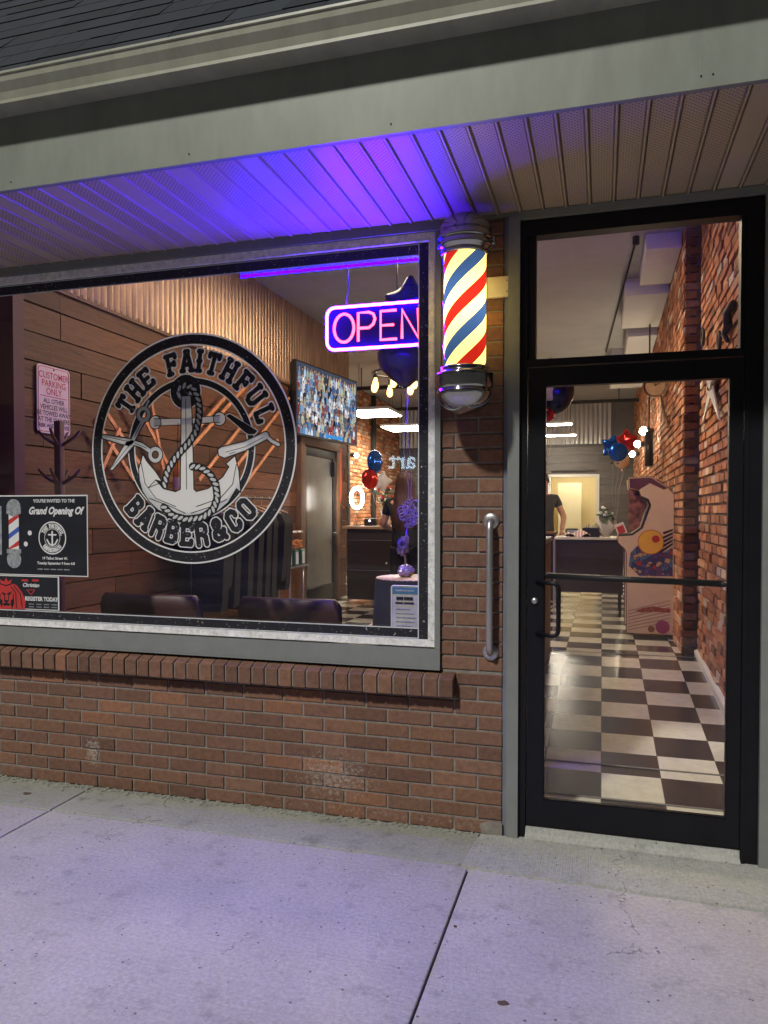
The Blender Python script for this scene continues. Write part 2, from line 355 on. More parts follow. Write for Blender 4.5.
def courses(x0, x1, z0, z1, first):
    n = 0; z = z0
    while z+RH*.9 < z1+.02:
        off = 0 if (n+first) % 2 == 0 else BL/2
        zz1 = min(z+RH-mo, z1)
        k = 0; x = XR
        edges = []
        xx = XR-off if off else XR-BL
        prev = XR
        while prev > x0+.01:
            a = max(xx, x0)
            if a < x1 and prev-mo > a:
                brick(wall, a, min(prev, x1) - (mo if prev < XR-.001 and prev <= x1 else 0), z, zz1)
            prev = xx; xx -= BL
        n += 1; z += RH
courses(-6.2, XR, .004, .646, 0)
zs = .004+RH*9
courses(-.664, XR, zs, .76, 1)
courses(-.737, XR, zs+RH*2, 2.895, 1)
# right of the door
def side_courses(x0, x1):
    z = .004; n = 0
    while z < 2.83:
        x = x0+(0 if n % 2 else -BL/2)
        while x < x1:
            brick(wall, max(x, x0), min(x+BL, x1)-mo, z, z+RH-mo); x += BL
        z += RH; n += 1
side_courses(.76, 3.2)
def left_pier():
    z = zs+RH*2; n = 0
    while z < 2.83:
        x = -6.2+(0 if n % 2 else -BL/2)
        while x < -3.9:
            brick(wall, max(x, -6.2), min(x+BL, -3.9)-mo, z, z+RH-mo); x += BL
        z += RH; n += 1
left_pier()
bw = wall.build('brick_wall', M_brick, B)
mt_ = MB()
mt_.box((-6.2, .006, -.1), (XR-.003, .2, .646)); mt_.box((-.735, .0065, .646), (XR-.0035, .2, 2.897)); mt_.box((-6.2, .0065, .646), (-3.9, .2, 2.897)); mt_.box((.763, .006, -.1), (3.2, .2, 2.897))
mt_.box((-.3, .0, 0), (-.29, .001, .001))
mt_.build('mortar', M_mortar, bw)
# broken grey patch at the foot of the pillar
pt = MB(); pt.prism([(-.535, 0), (-.44, 0), (-.44, .062), (-.5, .066), (-.545, .05)], 'y', -.008, .0); pt.build('mortar_patch', M_mortar, B)
# rowlock sill
rl = MB(); x = -.666; 
while x > -5:
    a_, b2_ = x-.0745+.009, x; j_ = [random.uniform(-.0015, .0015) for _ in range(4)]; z0_, zf_, zb_ = .651+j_[0], .738+j_[1], .776; yf_ = -.062+j_[2]; e = .004
    v = [(a_, .05, z0_), (b2_, .05, z0_), (b2_, .05, zb_), (a_, .05, zb_), (a_, yf_+e, z0_), (b2_, yf_+e, z0_), (b2_, yf_+e*1.6, zf_+e), (a_, yf_+e*1.6, zf_+e), (a_+e*.6, yf_, z0_+e), (b2_-e*.6, yf_, z0_+e), (b2_-e*.6, yf_, zf_-e*.5), (a_+e*.6, yf_, zf_-e*.5)]
    rl.vf(v, [(0,1,5,4),(1,2,6,5),(2,3,7,6),(3,0,4,7),(4,5,9,8),(5,6,10,9),(6,7,11,10),(7,4,8,11),(8,9,10,11)], bcol()); x -= .0745
so = rl.build('brick_sill', M_brick, B)
ms = MB(); ms.prism([(-.053, .655), (-.053, .735), (.04, .772), (.1, .772), (.1, .655)], 'x', -5, -.668); ms.build('mortar', M_mortar, so)

# window: frame, sill, pane, film
Wn = MB()   # grey casing
Wn.box((-3.95, -.02, .782), (-.737, .06, .872)); Wn.box((-3.95, -.024, .772), (-.737, .06, .7815))
Wn.box((-.763, -.02, .873), (-.737, .06, 2.853))
Wn.box((-3.95, -.02, .873), (-3.62, .06, 2.853))
Wn.box((-3.95, -.028, 2.854), (-.737, .06, 2.897))
Wf = Wn.build('window_frame', M_casing, B)
ww = MB(); ww.box((-3.62, -.012, .884), (-.764, .03, .912)); ww.box((-.796, -.014, .913), (-.764, .03, 2.812)); ww.box((-3.62, -.014, 2.813), (-.764, .03, 2.852))
ww.box((-3.62, -.016, .8805), (-.764, .03, .8835))
ww.build('inner_frame', M_white, Wf)
pn = MB(); pn.face([(-3.62, .012, .9), (-.78, .012, .9), (-.78, .012, 2.82), (-3.62, .012, 2.82)]); pn.build('pane', M_glass, Wf)
# caulk blobs / drips along the white frame
fl = MB(); YF = .009
def lay(mb, x0, x1, z0, z1, y): mb.box((x0, y, z0), (x1, y+.0012, z1))
lay(fl, -3.62, -.796, .912, .966, YF); lay(fl, -3.62, -.85, 2.756, 2.813, YF); lay(fl, -.85, -.796, .966, 2.813, YF)
bord = thing('window_border_decal', 'speckled black vinyl border edged in white round the big shop window', 'decal', (-2.2, .009, .91))
fl.build('band', M_vblack, bord)
wl = MB(); Y2 = YF-.002
lay(wl, -3.62, -.846, .961, .966, Y2); lay(wl, -3.62, -.846, .914, .918, Y2); lay(wl, -3.62, -.85, 2.754, 2.759, Y2); lay(wl, -.851, -.846, .9141, 2.81, Y2-.0015); lay(wl, -.801, -.797, .914, 2.81, Y2); lay(wl, -3.62, -.85, 2.806, 2.809, Y2)
wl.build('white_edge', M_vwhite, bord)

# soffit: ribbed metal planks running out from the wall
def soffit_mat():
    m_, nt, b, N, L = nodes('soffit_metal')
    geo = N('ShaderNodeNewGeometry'); mp = N('ShaderNodeMapping'); mp.inputs['Scale'].default_value = (70, 70, 0); mp.inputs['Rotation'].default_value = (0, 0, R(45)); L(geo.outputs['Position'], mp.inputs[0])
    v = N('ShaderNodeTexVoronoi'); v.voronoi_dimensions = '2D'; v.inputs['Scale'].default_value = 1; v.inputs['Randomness'].default_value = 0; L(mp.outputs[0], v.inputs['Vector'])
    at = N('ShaderNodeVertexColor'); at.layer_name = 'Col'
    lt = N('ShaderNodeMath'); lt.operation = 'LESS_THAN'; L(v.outputs['Distance'], lt.inputs[0]); lt.inputs[1].default_value = .27
    ml = N('ShaderNodeMath'); ml.operation = 'MULTIPLY'; L(lt.outputs[0], ml.inputs[0]); L(at.outputs['Color'], ml.inputs[1])
    mx = N('ShaderNodeMix'); mx.data_type = 'RGBA'; L(ml.outputs[0], mx.inputs[0]); mx.inputs[6].default_value = (.40, .325, .25, 1); mx.inputs[7].default_value = (.13, .10, .08, 1)
    L(mx.outputs[2], b.inputs['Base Color']); b.inputs['Roughness'].default_value = .38; b.inputs['Specular IOR Level'].default_value = .5; return m_
sf = MB(); x = -8.0-.009
ys, ye = -.874, .0
ZS = 2.9
i = 0
while x < 4:
    perf = (1, 1, 1) if i % 3 != 2 or x > -.6 and x < .3 else (0, 0, 0)
    if x > .3: perf = (0, 0, 0) if i % 2 else (1, 1, 1)
    w = .102; prof = [(x, ZS+.012), (x+.004, ZS), (x+.084, ZS), (x+.088, ZS+.006), (x+.090, ZS-.006), (x+.097, ZS-.006), (x+.102, ZS+.012)]
    for k in range(len(prof)-1):
        a, b_ = prof[k], prof[k+1]
        sf.face([(a[0], ys, a[1]), (b_[0], ys, b_[1]), (b_[0], ye, b_[1]), (a[0], ye, a[1])], perf if k == 1 else (0, 0, 0))
    x += w; i += 1
sof = sf.build('soffit', soffit_mat(), B)
tr = MB(); tr.box((-6, -.03, 2.885), (-.737, -.0285, 2.9)); tr.box((-.737, -.02, 2.885), (-.37, -.012, 2.904)); tr.prism([(-.876, 2.885), (-.862, 2.885), (-.862, 2.897), (-.876, 2.905)], 'x', -8, 4)
tr.box((-8, -.878, 2.895), (4, -.02, 2.896+.0)) if False else None
tr.build('soffit_trim', M_casing, sof)
tp = MB(); tp.box((-8, -.87, 2.93), (4, .3, 2.95)); tp.build('soffit_deck', M_joint, sof)
# fascia board, gutter, roof
fa = MB()
x = -8.0
for (a, b_) in ((-8, -2.62), (-2.62, .3), (.3, 4)):
    fa.box((a, -.882, 2.888), (b_-.0002, -.876, 3.3))
    fa.box((a, -.888, 2.884), (b_-.0005, -.877, 2.8905))
fo = fa.build('fascia', M_fascia, B)
for (px, py) in ((11, 182), (189, 154), (391, 124), (701, 76), (713, 74)):
    nl = MB(); p = on_y(px, py, -.882); nl.ball((p.x, -.883, p.z), .0032, 8); nl.build('nail', M_pblack, fo)
gt_ = MB()
gp = [(-.884, 3.30), (-.884, 3.19), (-.955, 3.186), (-.962, 3.192), (-.975, 3.222), (-.992, 3.25), (-.998, 3.278), (-.998, 3.296), (-1.004, 3.300), (-1.004, 3.292), (-1.0, 3.29), (-1.0, 3.30), (-.994, 3.304), (-.99, 3.3), (-.99, 3.28), (-.98, 3.25), (-.95, 3.2), (-.89, 3.2), (-.89, 3.30)]
gp = [(-.884, 3.302), (-.884, 3.188), (-.966, 3.184), (-.985, 3.184), (-.985, 3.192), (-.972, 3.196), (-.972, 3.205), (-.98, 3.232), (-1.0, 3.262), (-1.004, 3.286), (-1.01, 3.288), (-1.01, 3.297), (-.995, 3.298), (-.995, 3.285), (-.985, 3.25), (-.96, 3.2), (-.892, 3.2), (-.892, 3.302)]
gt_.prism(gp, 'x', -8, 4); gt_.build('gutter', M_gutter, B)
M_shingle = mat('asphalt_shingle', (1, 1, 1), .9, var=.3, scale=120, bump=.003, bscale=300, attr=True)
rf = MB(); sl = R(50); ey, ez = -.965, 3.30
n = 0
for r_ in range(26):
    t0 = r_*.137; t1 = t0+.15
    x = -8.2+random.uniform(0, .3)
    while x < 4.2:
        w = random.uniform(.13, .34); h = random.choice([.003, .006, .006]); k = random.uniform(.75, 1.2); c = (.028*k, .036*k, .052*k)
        def P(xx, t, hh): return (xx, ey+t*math.cos(sl)-hh*math.sin(sl), ez+t*math.sin(sl)+hh*math.cos(sl))
        a, b_ = x, x+w-.003; e = random.uniform(-.004, .004); sk = .02
        rf.vf([P(a, t0+e, h), P(b_, t0+e, h), P(b_+sk, t1, .001), P(a+sk, t1, .001), P(a, t0+e, -.004), P(b_, t0+e, -.004)], [(0,1,2,3),(4,5,1,0),(0,3,4),(1,5,2)], c)
        x += w
ro = rf.build('roof', M_shingle, B)
rd = MB(); rd.face([(-8.2, ey+.0, ez-.006), (4.2, ey, ez-.006), (4.2, ey+3.6*math.cos(sl), ez+3.6*math.sin(sl)-.006), (-8.2, ey+3.6*math.cos(sl), ez+3.6*math.sin(sl)-.006)]); rd.build('roof_deck', M_joint, ro)

# door casing, frame, transom, door leaf
dc = MB()
dc.box((-.419, -.03, .012), (-.366, .08, 2.875)); dc.box((.652, -.03, .012), (.705, .08, 2.875)); dc.box((-.419, -.024, 2.862), (.705, .08, 2.897))
dc.prism([(.652, .012), (.705, .012)], 'y', 0, 0.001) if False else None
cs = dc.build('door_casing', M_casing, B)
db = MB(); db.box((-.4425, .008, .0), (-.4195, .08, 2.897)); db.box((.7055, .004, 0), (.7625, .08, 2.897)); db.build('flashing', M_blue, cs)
df = MB(); y0, y1 = -.006, .07
df.box((-.365, y0, .013), (-.333, y1, 2.86)); df.box((.581, y0, .013), (.651, y1, 2.86)); df.box((-.333, y0, 2.788), (.581, y1, 2.86)); df.box((-.333, y0, 2.193), (.581, y1, 2.226))
df.box((-.333, .006, 2.226), (-.297, y1, 2.788)); df.box((.563, .006, 2.226), (.581, y1, 2.788))
df.box((.583, y0-.006, .013), (.6, y0, 2.18)); df.box((-.30, .004, 2.7879), (.56, .0045, 2.788))
fr_ = df.build('door_frame', M_black, B)
tg = MB(); tg.face([(-.3, .03, 2.22), (.57, .03, 2.22), (.57, .03, 2.79), (-.3, .03, 2.79)]); tg.build('pane', M_glass, fr_)
th = MB(); th.prism([(-.035, .013), (.12, .013), (.12, .066), (.0, .062), (-.006, .034), (-.035, .02)], 'x', -.333, .581); th.build('threshold', M_apron, B)
dl = MB(); a0, a1 = .0, .044
dl.box((-.329, a0, .07), (-.2545, a1, 2.187)); dl.box((.527, a0, .07), (.579, a1, 2.187)); dl.box((-.2545, a0, 2.103), (.527, a1, 2.187)); dl.box((-.2545, a0, .07), (.527, a1, .192))
dl.box((-.2545, .008, .192), (-.249, a1, 2.103)); dl.box((.523, .008, .192), (.527, a1, 2.103)); dl.box((-.249, .008, .192), (.523, .03, .198))
D_ = dl.build('door', M_black, B)
dg = MB(); dg.face([(-.25, .02, .195), (.525, .02, .195), (.525, .02, 2.105), (-.25, .02, 2.105)]); dg.build('pane', M_glass, D_)
pb = MB(); pb.tube([(-.25, .08, 1.228), (.52, .08, 1.21)], .0145, 10); pb.tube([(-.24, .03, 1.228), (-.24, .08, 1.228)], .01); pb.tube([(.515, .03, 1.21), (.515, .08, 1.21)], .01); pb.build('push_bar', M_black, D_)
hd = MB(); zt, zb = 1.205, .965; xx = -.285
pts = [(xx, 0, zt)]+[(xx+.075+.025*math.sin(a), -.05-.0, zt-.025+.025*math.cos(a)) for a in (0, .5, 1., PI/2)]+[(xx+.1, -.05, (zt+zb)/2)]+[(xx+.075+.025*math.sin(a), -.05, zb+.025+.025*math.cos(a)) for a in (PI/2, 2.1, 2.6, PI)]+[(xx, 0, zb)]
hd.tube(pts, .0105, 10); hd.build('handle', M_black, D_)
lk = MB(); lk.lathe([(.0001, .012), (.012, .012), (.014, .008), (.016, 0)], n=20, mat=Matrix.Translation((-.295, 0, 1.117)) @ Matrix.Rotation(R(90), 4, 'X')); lk.build('lock', M_steel, D_)

# grab rail on the pillar
gb = thing('grab_rail', 'vertical grey steel grab bar with round flanges on the brick pillar', 'grab bar', (-.505, 0, .86))
xg = -.497
gb_ = MB(); gb_.tube([(xg, -.004, 1.487), (xg, -.03, 1.484), (xg, -.048, 1.47), (xg, -.055, 1.445), (xg, -.055, .91), (xg, -.048, .885), (xg, -.03, .871), (xg, -.004, .868)], .0155, 14); gb_.build('bar', M_steel, gb)
for z in (1.485, .868):
    q = MB(); q.lathe([(.0001, .012), (.02, .012), (.036, .008), (.039, .003), (.039, 0)], n=28, mat=Matrix.Translation((xg, -.003, z)) @ Matrix.Rotation(R(90), 4, 'X')); q.build('flange', M_steel, gb)
# switch plate right of the barber pole
jb = MB(); jb.rbox((-.52, -.026, 2.517), (-.412, -.002, 2.612), .004); jbo = tag(jb.build('electrical_box', mat('cream_plastic', (.62, .53, .38), .5, var=.06)), 'cream electrical box on the brick pillar beside the barber pole', 'electrical box')
for z in (2.54, 2.59):
    q = MB(); q.ball((-.425, -.027, z), .003, 8); q.build('screw', M_pblack, jbo)

# ------------------------------------------------------------------ barber pole
px_, py_ = -.593, -.175
bp = thing('barber_pole', 'lit barber pole with red, blue and cream spiral stripes between chrome caps', 'barber pole', (px_, py_, 1.97))
def stripes():
    m_, nt, b, N, L = nodes('lit_stripes')
    nt.nodes.remove(b); out = nt.nodes['Material Output']
    geo = N('ShaderNodeNewGeometry'); sp = N('ShaderNodeSeparateXYZ'); L(geo.outputs['Position'], sp.inputs[0])
    def mm(op, a, b_=None):
        q = N('ShaderNodeMath'); q.operation = op
        for i, v in enumerate((a, b_)):
            if v is None: continue
            if isinstance(v, (int, float)): q.inputs[i].default_value = v
            else: L(v, q.inputs[i])
        return q.outputs[0]
    ang = mm('ARCTAN2', mm('SUBTRACT', sp.outputs[0], px_), mm('SUBTRACT', py_, sp.outputs[1]))   # 0 in front, + to the right
    ph = mm('FRACT', mm('ADD', mm('SUBTRACT', mm('DIVIDE', sp.outputs[2], .275), mm('DIVIDE', ang, PI)), 10.27))
    rp = N('ShaderNodeValToRGB'); rp.color_ramp.interpolation = 'CONSTANT'; e = rp.color_ramp.elements
    e[0].position = 0; e[0].color = (.26, .008, .004, 1); e[1].position = .25; e[1].color = (1., .76, .165, 1)
    q = e.new(.5); q.color = (.018, .040, .092, 1); q = e.new(.75); q.color = (1., .76, .165, 1)
    L(ph, rp.inputs[0])
    em = N('ShaderNodeEmission'); L(rp.outputs[0], em.inputs[0])
    # the lamp tube stands in the middle: hotter in the middle heights
    g_ = mm('ADD', 2.5, mm('MULTIPLY', mm('EXPONENT', mm('MULTIPLY', mm('POWER', mm('DIVIDE', mm('SUBTRACT', sp.outputs[2], 2.45), .13), 2), -1)), 3.6))
    L(g_, em.inputs[1]); L(em.outputs[0], out.inputs[0]); return m_
cy = MB(); cy.lathe([(.094, 2.13), (.094, 2.69)], (px_, py_), 48); cy.build('striped_cylinder', stripes(), bp)
gl = MB(); gl.lathe([(.1005, 2.13), (.1005, 2.69)], (px_, py_), 48); gl.build('glass_sleeve', M_glass, bp)
tc_ = MB()
dome = [(.118*math.cos(a), 2.765+.088*math.sin(a)) for a in [R(i*7.5) for i in range(13)]]
dome[-1] = (.0005, 2.853)
tc_.lathe([(.098, 2.665), (.106, 2.665), (.108, 2.673), (.104, 2.680), (.114, 2.690), (.122, 2.700), (.122, 2.712), (.113, 2.72), (.122, 2.73), (.124, 2.742), (.117, 2.752), (.118, 2.765)]+dome, (px_, py_), 48)
tc_.build('top_cap', M_chrome, bp)
bc = MB()
bowl = [(.126*math.cos(a), 2.068-.105*math.sin(a)) for a in [R(i*7.5) for i in range(13)]]; bowl[-1] = (.0005, 1.963)
bc.lathe([(.102, 2.17), (.1125, 2.17), (.115, 2.164), (.113, 2.154), (.117, 2.148), (.130, 2.142), (.133, 2.135), (.1305, 2.128), (.132, 2.085), (.128, 2.074), (.126, 2.068)]+bowl, (px_, py_), 48)
bc.build('bottom_cap', M_chrome, bp)
for z in (2.75, 2.115):
    br_ = MB(); br_.rbox((px_-.03, py_+.05, z-.03), (px_+.03, -.004, z+.03), .006); br_.build('wall_bracket', M_chrome, bp)
br_ = MB(); br_.rbox((px_+.088, py_+.02, 2.715), (px_+.13, py_+.07, 2.755), .01); br_.build('thumb_screw', M_chrome, bp)
# ------------------------------------------------------------------ vinyl logo on the window
LX, LZ, LR = -2.09, 1.86, .606
def stroke(mb, pts, t, y, closed=False, bump=0., joint=True, step=2e-5):
    """flat stroke of width t in the window plane"""
    k = 0; n = len(pts)
    for i in range(n if closed else n-1):
        a = Vector(pts[i]); b = Vector(pts[(i+1) % n]); d = b-a
        if d.length < 1e-7: continue
        d.normalize(); q = Vector((-d.y, d.x))*t/2
        yy = y-step*k; k += 1
        mb.face([(p.x, yy, p.y) for p in (a+q, b+q, b-q, a-q)])
    if joint:
        for p in pts:
            yy = y-step*k; k += 1
            mb.face([(p[0]+t/2*math.cos(PI/8+j*PI/4)*1.04, yy, p[1]+t/2*math.sin(PI/8+j*PI/4)*1.04) for j in range(8)])
def poly(mb, pts, y): mb.face([(p[0], y, p[1]) for p in pts])
def ring(mb, cx, cz, r0, r1, y, n=128, a0=0, a1=2*PI):
    for i in range(n):
        a = a0+(a1-a0)*i/n; b = a0+(a1-a0)*(i+1)/n
        mb.face([(cx+r*math.cos(t), y, cz+r*math.sin(t)) for (r, t) in ((r0, a), (r1, a), (r1, b), (r0, b))])
GL = {
 'T': (.7, [[(.35,.9),(.35,.1)], [(.1,.88),(.6,.88)], [(.08,.9),(.08,.76)], [(.62,.9),(.62,.76)], [(.24,.07),(.46,.07)]]),
 'H': (.72, [[(.14,.1),(.14,.9)], [(.58,.1),(.58,.9)], [(.14,.5),(.58,.5)], [(.06,.07),(.22,.07)], [(.5,.07),(.66,.07)], [(.06,.93),(.22,.93)], [(.5,.93),(.66,.93)]]),
 'E': (.68, [[(.14,.1),(.14,.9)], [(.06,.9),(.58,.9)], [(.14,.5),(.46,.5)], [(.06,.1),(.58,.1)], [(.58,.9),(.6,.76)], [(.58,.1),(.6,.24)]]),
 'F': (.66, [[(.16,.1),(.16,.9)], [(.06,.9),(.58,.9)], [(.16,.5),(.46,.5)], [(.58,.9),(.6,.76)], [(.06,.07),(.28,.07)], [(.48,.56),(.48,.44)]]),
 'A': (.74, [[(.12,.1),(.33,.9)], [(.62,.1),(.41,.9)], [(.2,.34),(.54,.34)], [(.04,.07),(.2,.07)], [(.54,.07),(.7,.07)], [(.28,.93),(.46,.93)]]),
 'I': (.4, [[(.2,.1),(.2,.9)], [(.1,.07),(.3,.07)], [(.1,.93),(.3,.93)], [(.13,.5),(.27,.5)]]),
 'U': (.74, [[(.14,.9),(.14,.26),(.26,.1),(.48,.1),(.6,.26),(.6,.9)], [(.06,.93),(.22,.93)], [(.52,.93),(.68,.93)]]),
 'L': (.66, [[(.16,.9),(.16,.1),(.58,.1),(.6,.26)], [(.06,.93),(.28,.93)]]),
 'B': (.7, [[(.14,.1),(.14,.9)], [(.1,.9),(.44,.9),(.56,.8),(.56,.63),(.44,.52),(.14,.52)], [(.44,.52),(.58,.4),(.58,.2),(.46,.1),(.1,.1)]]),
 'R': (.7, [[(.14,.05),(.14,.9)], [(.1,.9),(.46,.9),(.58,.8),(.58,.6),(.46,.49),(.14,.49)], [(.38,.49),(.56,.36),(.58,.05)]]),
 'C': (.7, [[(.58,.66),(.58,.78),(.46,.9),(.26,.9),(.14,.78),(.14,.22),(.26,.1),(.46,.1),(.58,.22),(.58,.34)]]),
 'O': (.72, [[(.26,.9),(.46,.9),(.58,.78),(.58,.22),(.46,.1),(.26,.1),(.14,.22),(.14,.78),(.26,.9)]]),
 '&': (.76, [[(.68,.06),(.24,.64),(.22,.8),(.32,.9),(.44,.9),(.52,.78),(.46,.62),(.16,.4),(.12,.22),(.24,.1),(.42,.1),(.6,.24),(.66,.42)]]),
}
def letter(mb, ch, ang, rad, h, y, t, bottom=False, wk=.9, cx=None, cz=None, extra=0):
    w, sts = GL[ch]; a = R(ang); cx = LX if cx is None else cx; cz = LZ if cz is None else cz
    for si, st in enumerate(sts):
        pts = []
        for (u, v) in st:
            lu = (u-w/2)*h*wk; lv = (v-.5)*h
            if not bottom: th = a; x = cx+(rad+lv)*math.sin(th)+lu*math.cos(th); z = cz+(rad+lv)*math.cos(th)-lu*math.sin(th)
            else: x = cx+(rad-lv)*math.sin(a)+lu*math.cos(a); z = cz-(rad-lv)*math.cos(a)+lu*math.sin(a)
            pts.append((x, z))
        stroke(mb, pts, t, y-si*6e-5, step=4e-6)
LG = thing('window_logo_decal', 'large round black and white anchor, scissors and razor logo on the shop window', 'decal', (LX, .009, LZ-LR))
L0, L1, L2, L3 = .0104, .0096, .0086, .0076
w0 = MB(); k0 = MB()
ring(w0, LX, LZ, LR-.064, LR+.002, L0); ring(k0, LX, LZ, LR-.056, LR-.0068, L1)
w0.build('outer_ring_edge', M_vwhite, LG); k0.build('outer_ring', M_vblack, LG)
w1 = MB(); k1 = MB(); ring(w1, LX, LZ, .334, .378, L0); ring(k1, LX, LZ, .3405, .3715, L1)
w1.build('inner_ring_edge', M_vwhite, LG); k1.build('inner_ring', M_vblack, LG)
# dark segment behind the lower words
# letters
def word(text, angs, rad, h, bottom, nm, ow, t0):
    for ch, a in zip(text, angs):
        q = MB(); letter(q, ch, a, rad, h, L0-.0001+.0, t0*h+ow*2, bottom); ed = q.build('letter_edge', M_vwhite, LG)
        q = MB(); letter(q, ch, a, rad, h, L1, t0*h, bottom); q.build('letter', M_vblack, LG)
word('THE', [-57.5, -46, -34.5], .462, .118, False, 't', .0072, .205)
word('FAITHFUL', [-13.5, -2, 7.3, 17.5, 30.5, 43, 55.5, 68.5], .462, .118, False, 'f', .0072, .205)
word('BARBER&CO', [-48, -36.7, -25.3, -14, -2.8, 8.2, 21, 33.6, 45.8], .455, .122, True, 'b', .0062, .235)
def Q(cx, cy): return (LX+(cx-379)*.001771, LZ-(cy-426)*.001588)
def QL(l): return [Q(*p) for p in l]
# black disc behind the anchor ring
q = MB(); c = Q(365, 236); ring(q, c[0], c[1], 0, .094, L0-.0003, 48); q.build('ring_halo', M_vwhite, LG)
q = MB(); ring(q, c[0], c[1], 0, .089, L1-.0003, 48); q.build('ring_disc', M_vblack, LG)
# anchor
body = [(352, 250), (384, 250), (388, 330), (392, 560), (400, 568), (440, 558), (488, 520), (508, 488), (498, 478), (528, 452), (540, 500), (546, 572), (532, 560), (505, 605), (470, 635), (420, 655), (372, 676), (330, 655), (270, 630), (238, 600), (215, 565), (205, 530), (203, 490), (218, 440), (232, 465), (262, 500), (285, 535), (262, 528), (290, 558), (330, 568), (346, 560), (350, 330)]
anc = MB(); bar = [(258, 322), (350, 324), (385, 324), (478, 320), (478, 342), (385, 344), (350, 346), (258, 346)]
poly(anc, QL(body), L2); poly(anc, QL(bar), L2-.0002)
for (cx_, cy_) in ((262, 334), (478, 331)): c = Q(cx_, cy_); ring(anc, c[0], c[1], 0, .036, L2-.00025, 24)
ro_ = MB()
c = Q(362, 236); ring(anc, c[0], c[1], .028, .047, L2-.0004, 32)
ao = anc.build('anchor', M_vwhite, LG)
ol = MB(); stroke(ol, QL(body), .006, L3+.0003, True, step=1e-6)
for l in ([(212, 470), (225, 540), (262, 590), (330, 618)], [(340, 340), (336, 520)], [(532, 480), (520, 545), (480, 590), (400, 618)], [(240, 590), (300, 612), (362, 640)], [(500, 595), (450, 618), (382, 640)], [(366, 260), (367, 560)], [(262, 528), (285, 535), (235, 555), (262, 528)], [(258, 322), (350, 324)], [(258, 346), (350, 346)], [(385, 324), (478, 320)], [(385, 344), (478, 342)]):
    stroke(ol, QL(l), .0042, L3+.0002, step=1e-6)
for (cx_, cy_) in ((262, 334), (478, 331)): c = Q(cx_, cy_); ring(ol, c[0], c[1], .033, .038, L3+.0001, 24)
ol.build('outline', M_pblack, ao)
# rope
rope = [(345, 225), (365, 215), (392, 225), (406, 255), (412, 290), (410, 330), (400, 370), (380, 402), (352, 430), (325, 462), (302, 500), (292, 545)]
rope2 = [(290, 620), (320, 650), (368, 662), (420, 655), (455, 630), (470, 590), (465, 545), (445, 510), (415, 488), (388, 485)]
def dense(pts, n):
    P_ = [Vector(p) for p in pts]; L_ = [0]
    for a, b in zip(P_, P_[1:]): L_.append(L_[-1]+(b-a).length)
    out = []
    for k in range(n):
        s = L_[-1]*k/(n-1); i = max(j for j in range(len(L_)) if L_[j] <= s+1e-9); i = min(i, len(P_)-2)
        u = (s-L_[i])/(L_[i+1]-L_[i]); out.append((P_[i].lerp(P_[i+1], u), (P_[i+1]-P_[i]).normalized()))
    return out
for rp_, n in ((rope, 23), (rope2, 23)):
    rb = MB(); rw = MB()
    stroke(rb, QL([tuple(p) for p, d in dense(rp_, n)]), .044, L3-.0002, step=1e-6)
    for k, (p, d) in enumerate(dense(rp_, n)):
        p3 = Vector(Q(*p)); d3 = Vector((d.x*.00177, -d.y*.00159)).normalized(); s_ = (d3+Vector((-d3.y, d3.x))*.9).normalized(); t_ = Vector((-s_.y, s_.x))
        rw.face([(p3.x+s_.x*.019*math.cos(a)+t_.x*.0085*math.sin(a), L3-.0006, p3.y+s_.y*.019*math.cos(a)+t_.y*.0085*math.sin(a)) for a in [i*PI/5 for i in range(10)]])
    rb.build('rope_outline', M_pblack, LG); rw.build('rope', M_vwhite, LG)  # black vinyl outline under the white rope twists
# scissors
def outlined(name, shapes, strokes, lines, rings=()):
    b_ = MB(); w_ = MB(); l_ = MB()
    for s_ in shapes: poly(w_, QL(s_), L3-.001); stroke(b_, QL(s_), .012, L3-.0006, True, step=1e-6)
    for (s_, t) in strokes: stroke(w_, QL(s_), t, L3-.0011, step=1e-6); stroke(b_, QL(s_), t+.012, L3-.0007, step=1e-6)
    for (cx_, cy_, r0, r1) in rings:
        c = Q(cx_, cy_); ring(b_, c[0], c[1], max(0, r0-.006), r1+.006, L3-.00075, 28); ring(w_, c[0], c[1], r0, r1, L3-.0013, 28)
    for s_ in lines: stroke(l_, QL(s_), .0032, L3-.0016, step=1e-6)
    o = w_.build(name, M_vwhite, LG); b_.build('outline', M_pblack, o)
    if lines: l_.build('detail_line', M_pblack, o)
outlined('scissors', [[(74, 372), (90, 372), (175, 388), (188, 402), (170, 412), (76, 382)], [(103, 490), (110, 492), (190, 405), (178, 392), (160, 398)]],
         [([(180, 398), (205, 352), (218, 330)], .022), ([(180, 398), (215, 410), (240, 428)], .022), ([(228, 284), (240, 262)], .012)],
         [[(85, 377), (170, 396)], [(112, 480), (172, 408)], [(190, 380), (212, 338)], [(192, 403), (232, 420)]],
         [(222, 306, .022, .042), (262, 443, .022, .042)])
outlined('razor', [[(474, 432), (484, 424), (560, 408), (622, 380), (634, 388), (628, 402), (560, 436), (494, 458), (476, 450)]],
         [([(622, 385), (645, 408), (666, 420)], .016)], [[(500, 440), (560, 425), (618, 396)], [(510, 446), (530, 440)]], [(625, 390, .0, .018), (492, 440, 0, .006)])
q = MB(); bl_ = QL([(500, 322), (512, 316), (600, 374), (592, 384), (572, 384), (560, 376)]); stroke(q, bl_, .009, L3-.0005, True, step=1e-6); q.build('razor_blade_edge', M_vwhite, LG)
q = MB(); poly(q, bl_, L3-.0018); q.build('razor_blade', M_pblack, LG)

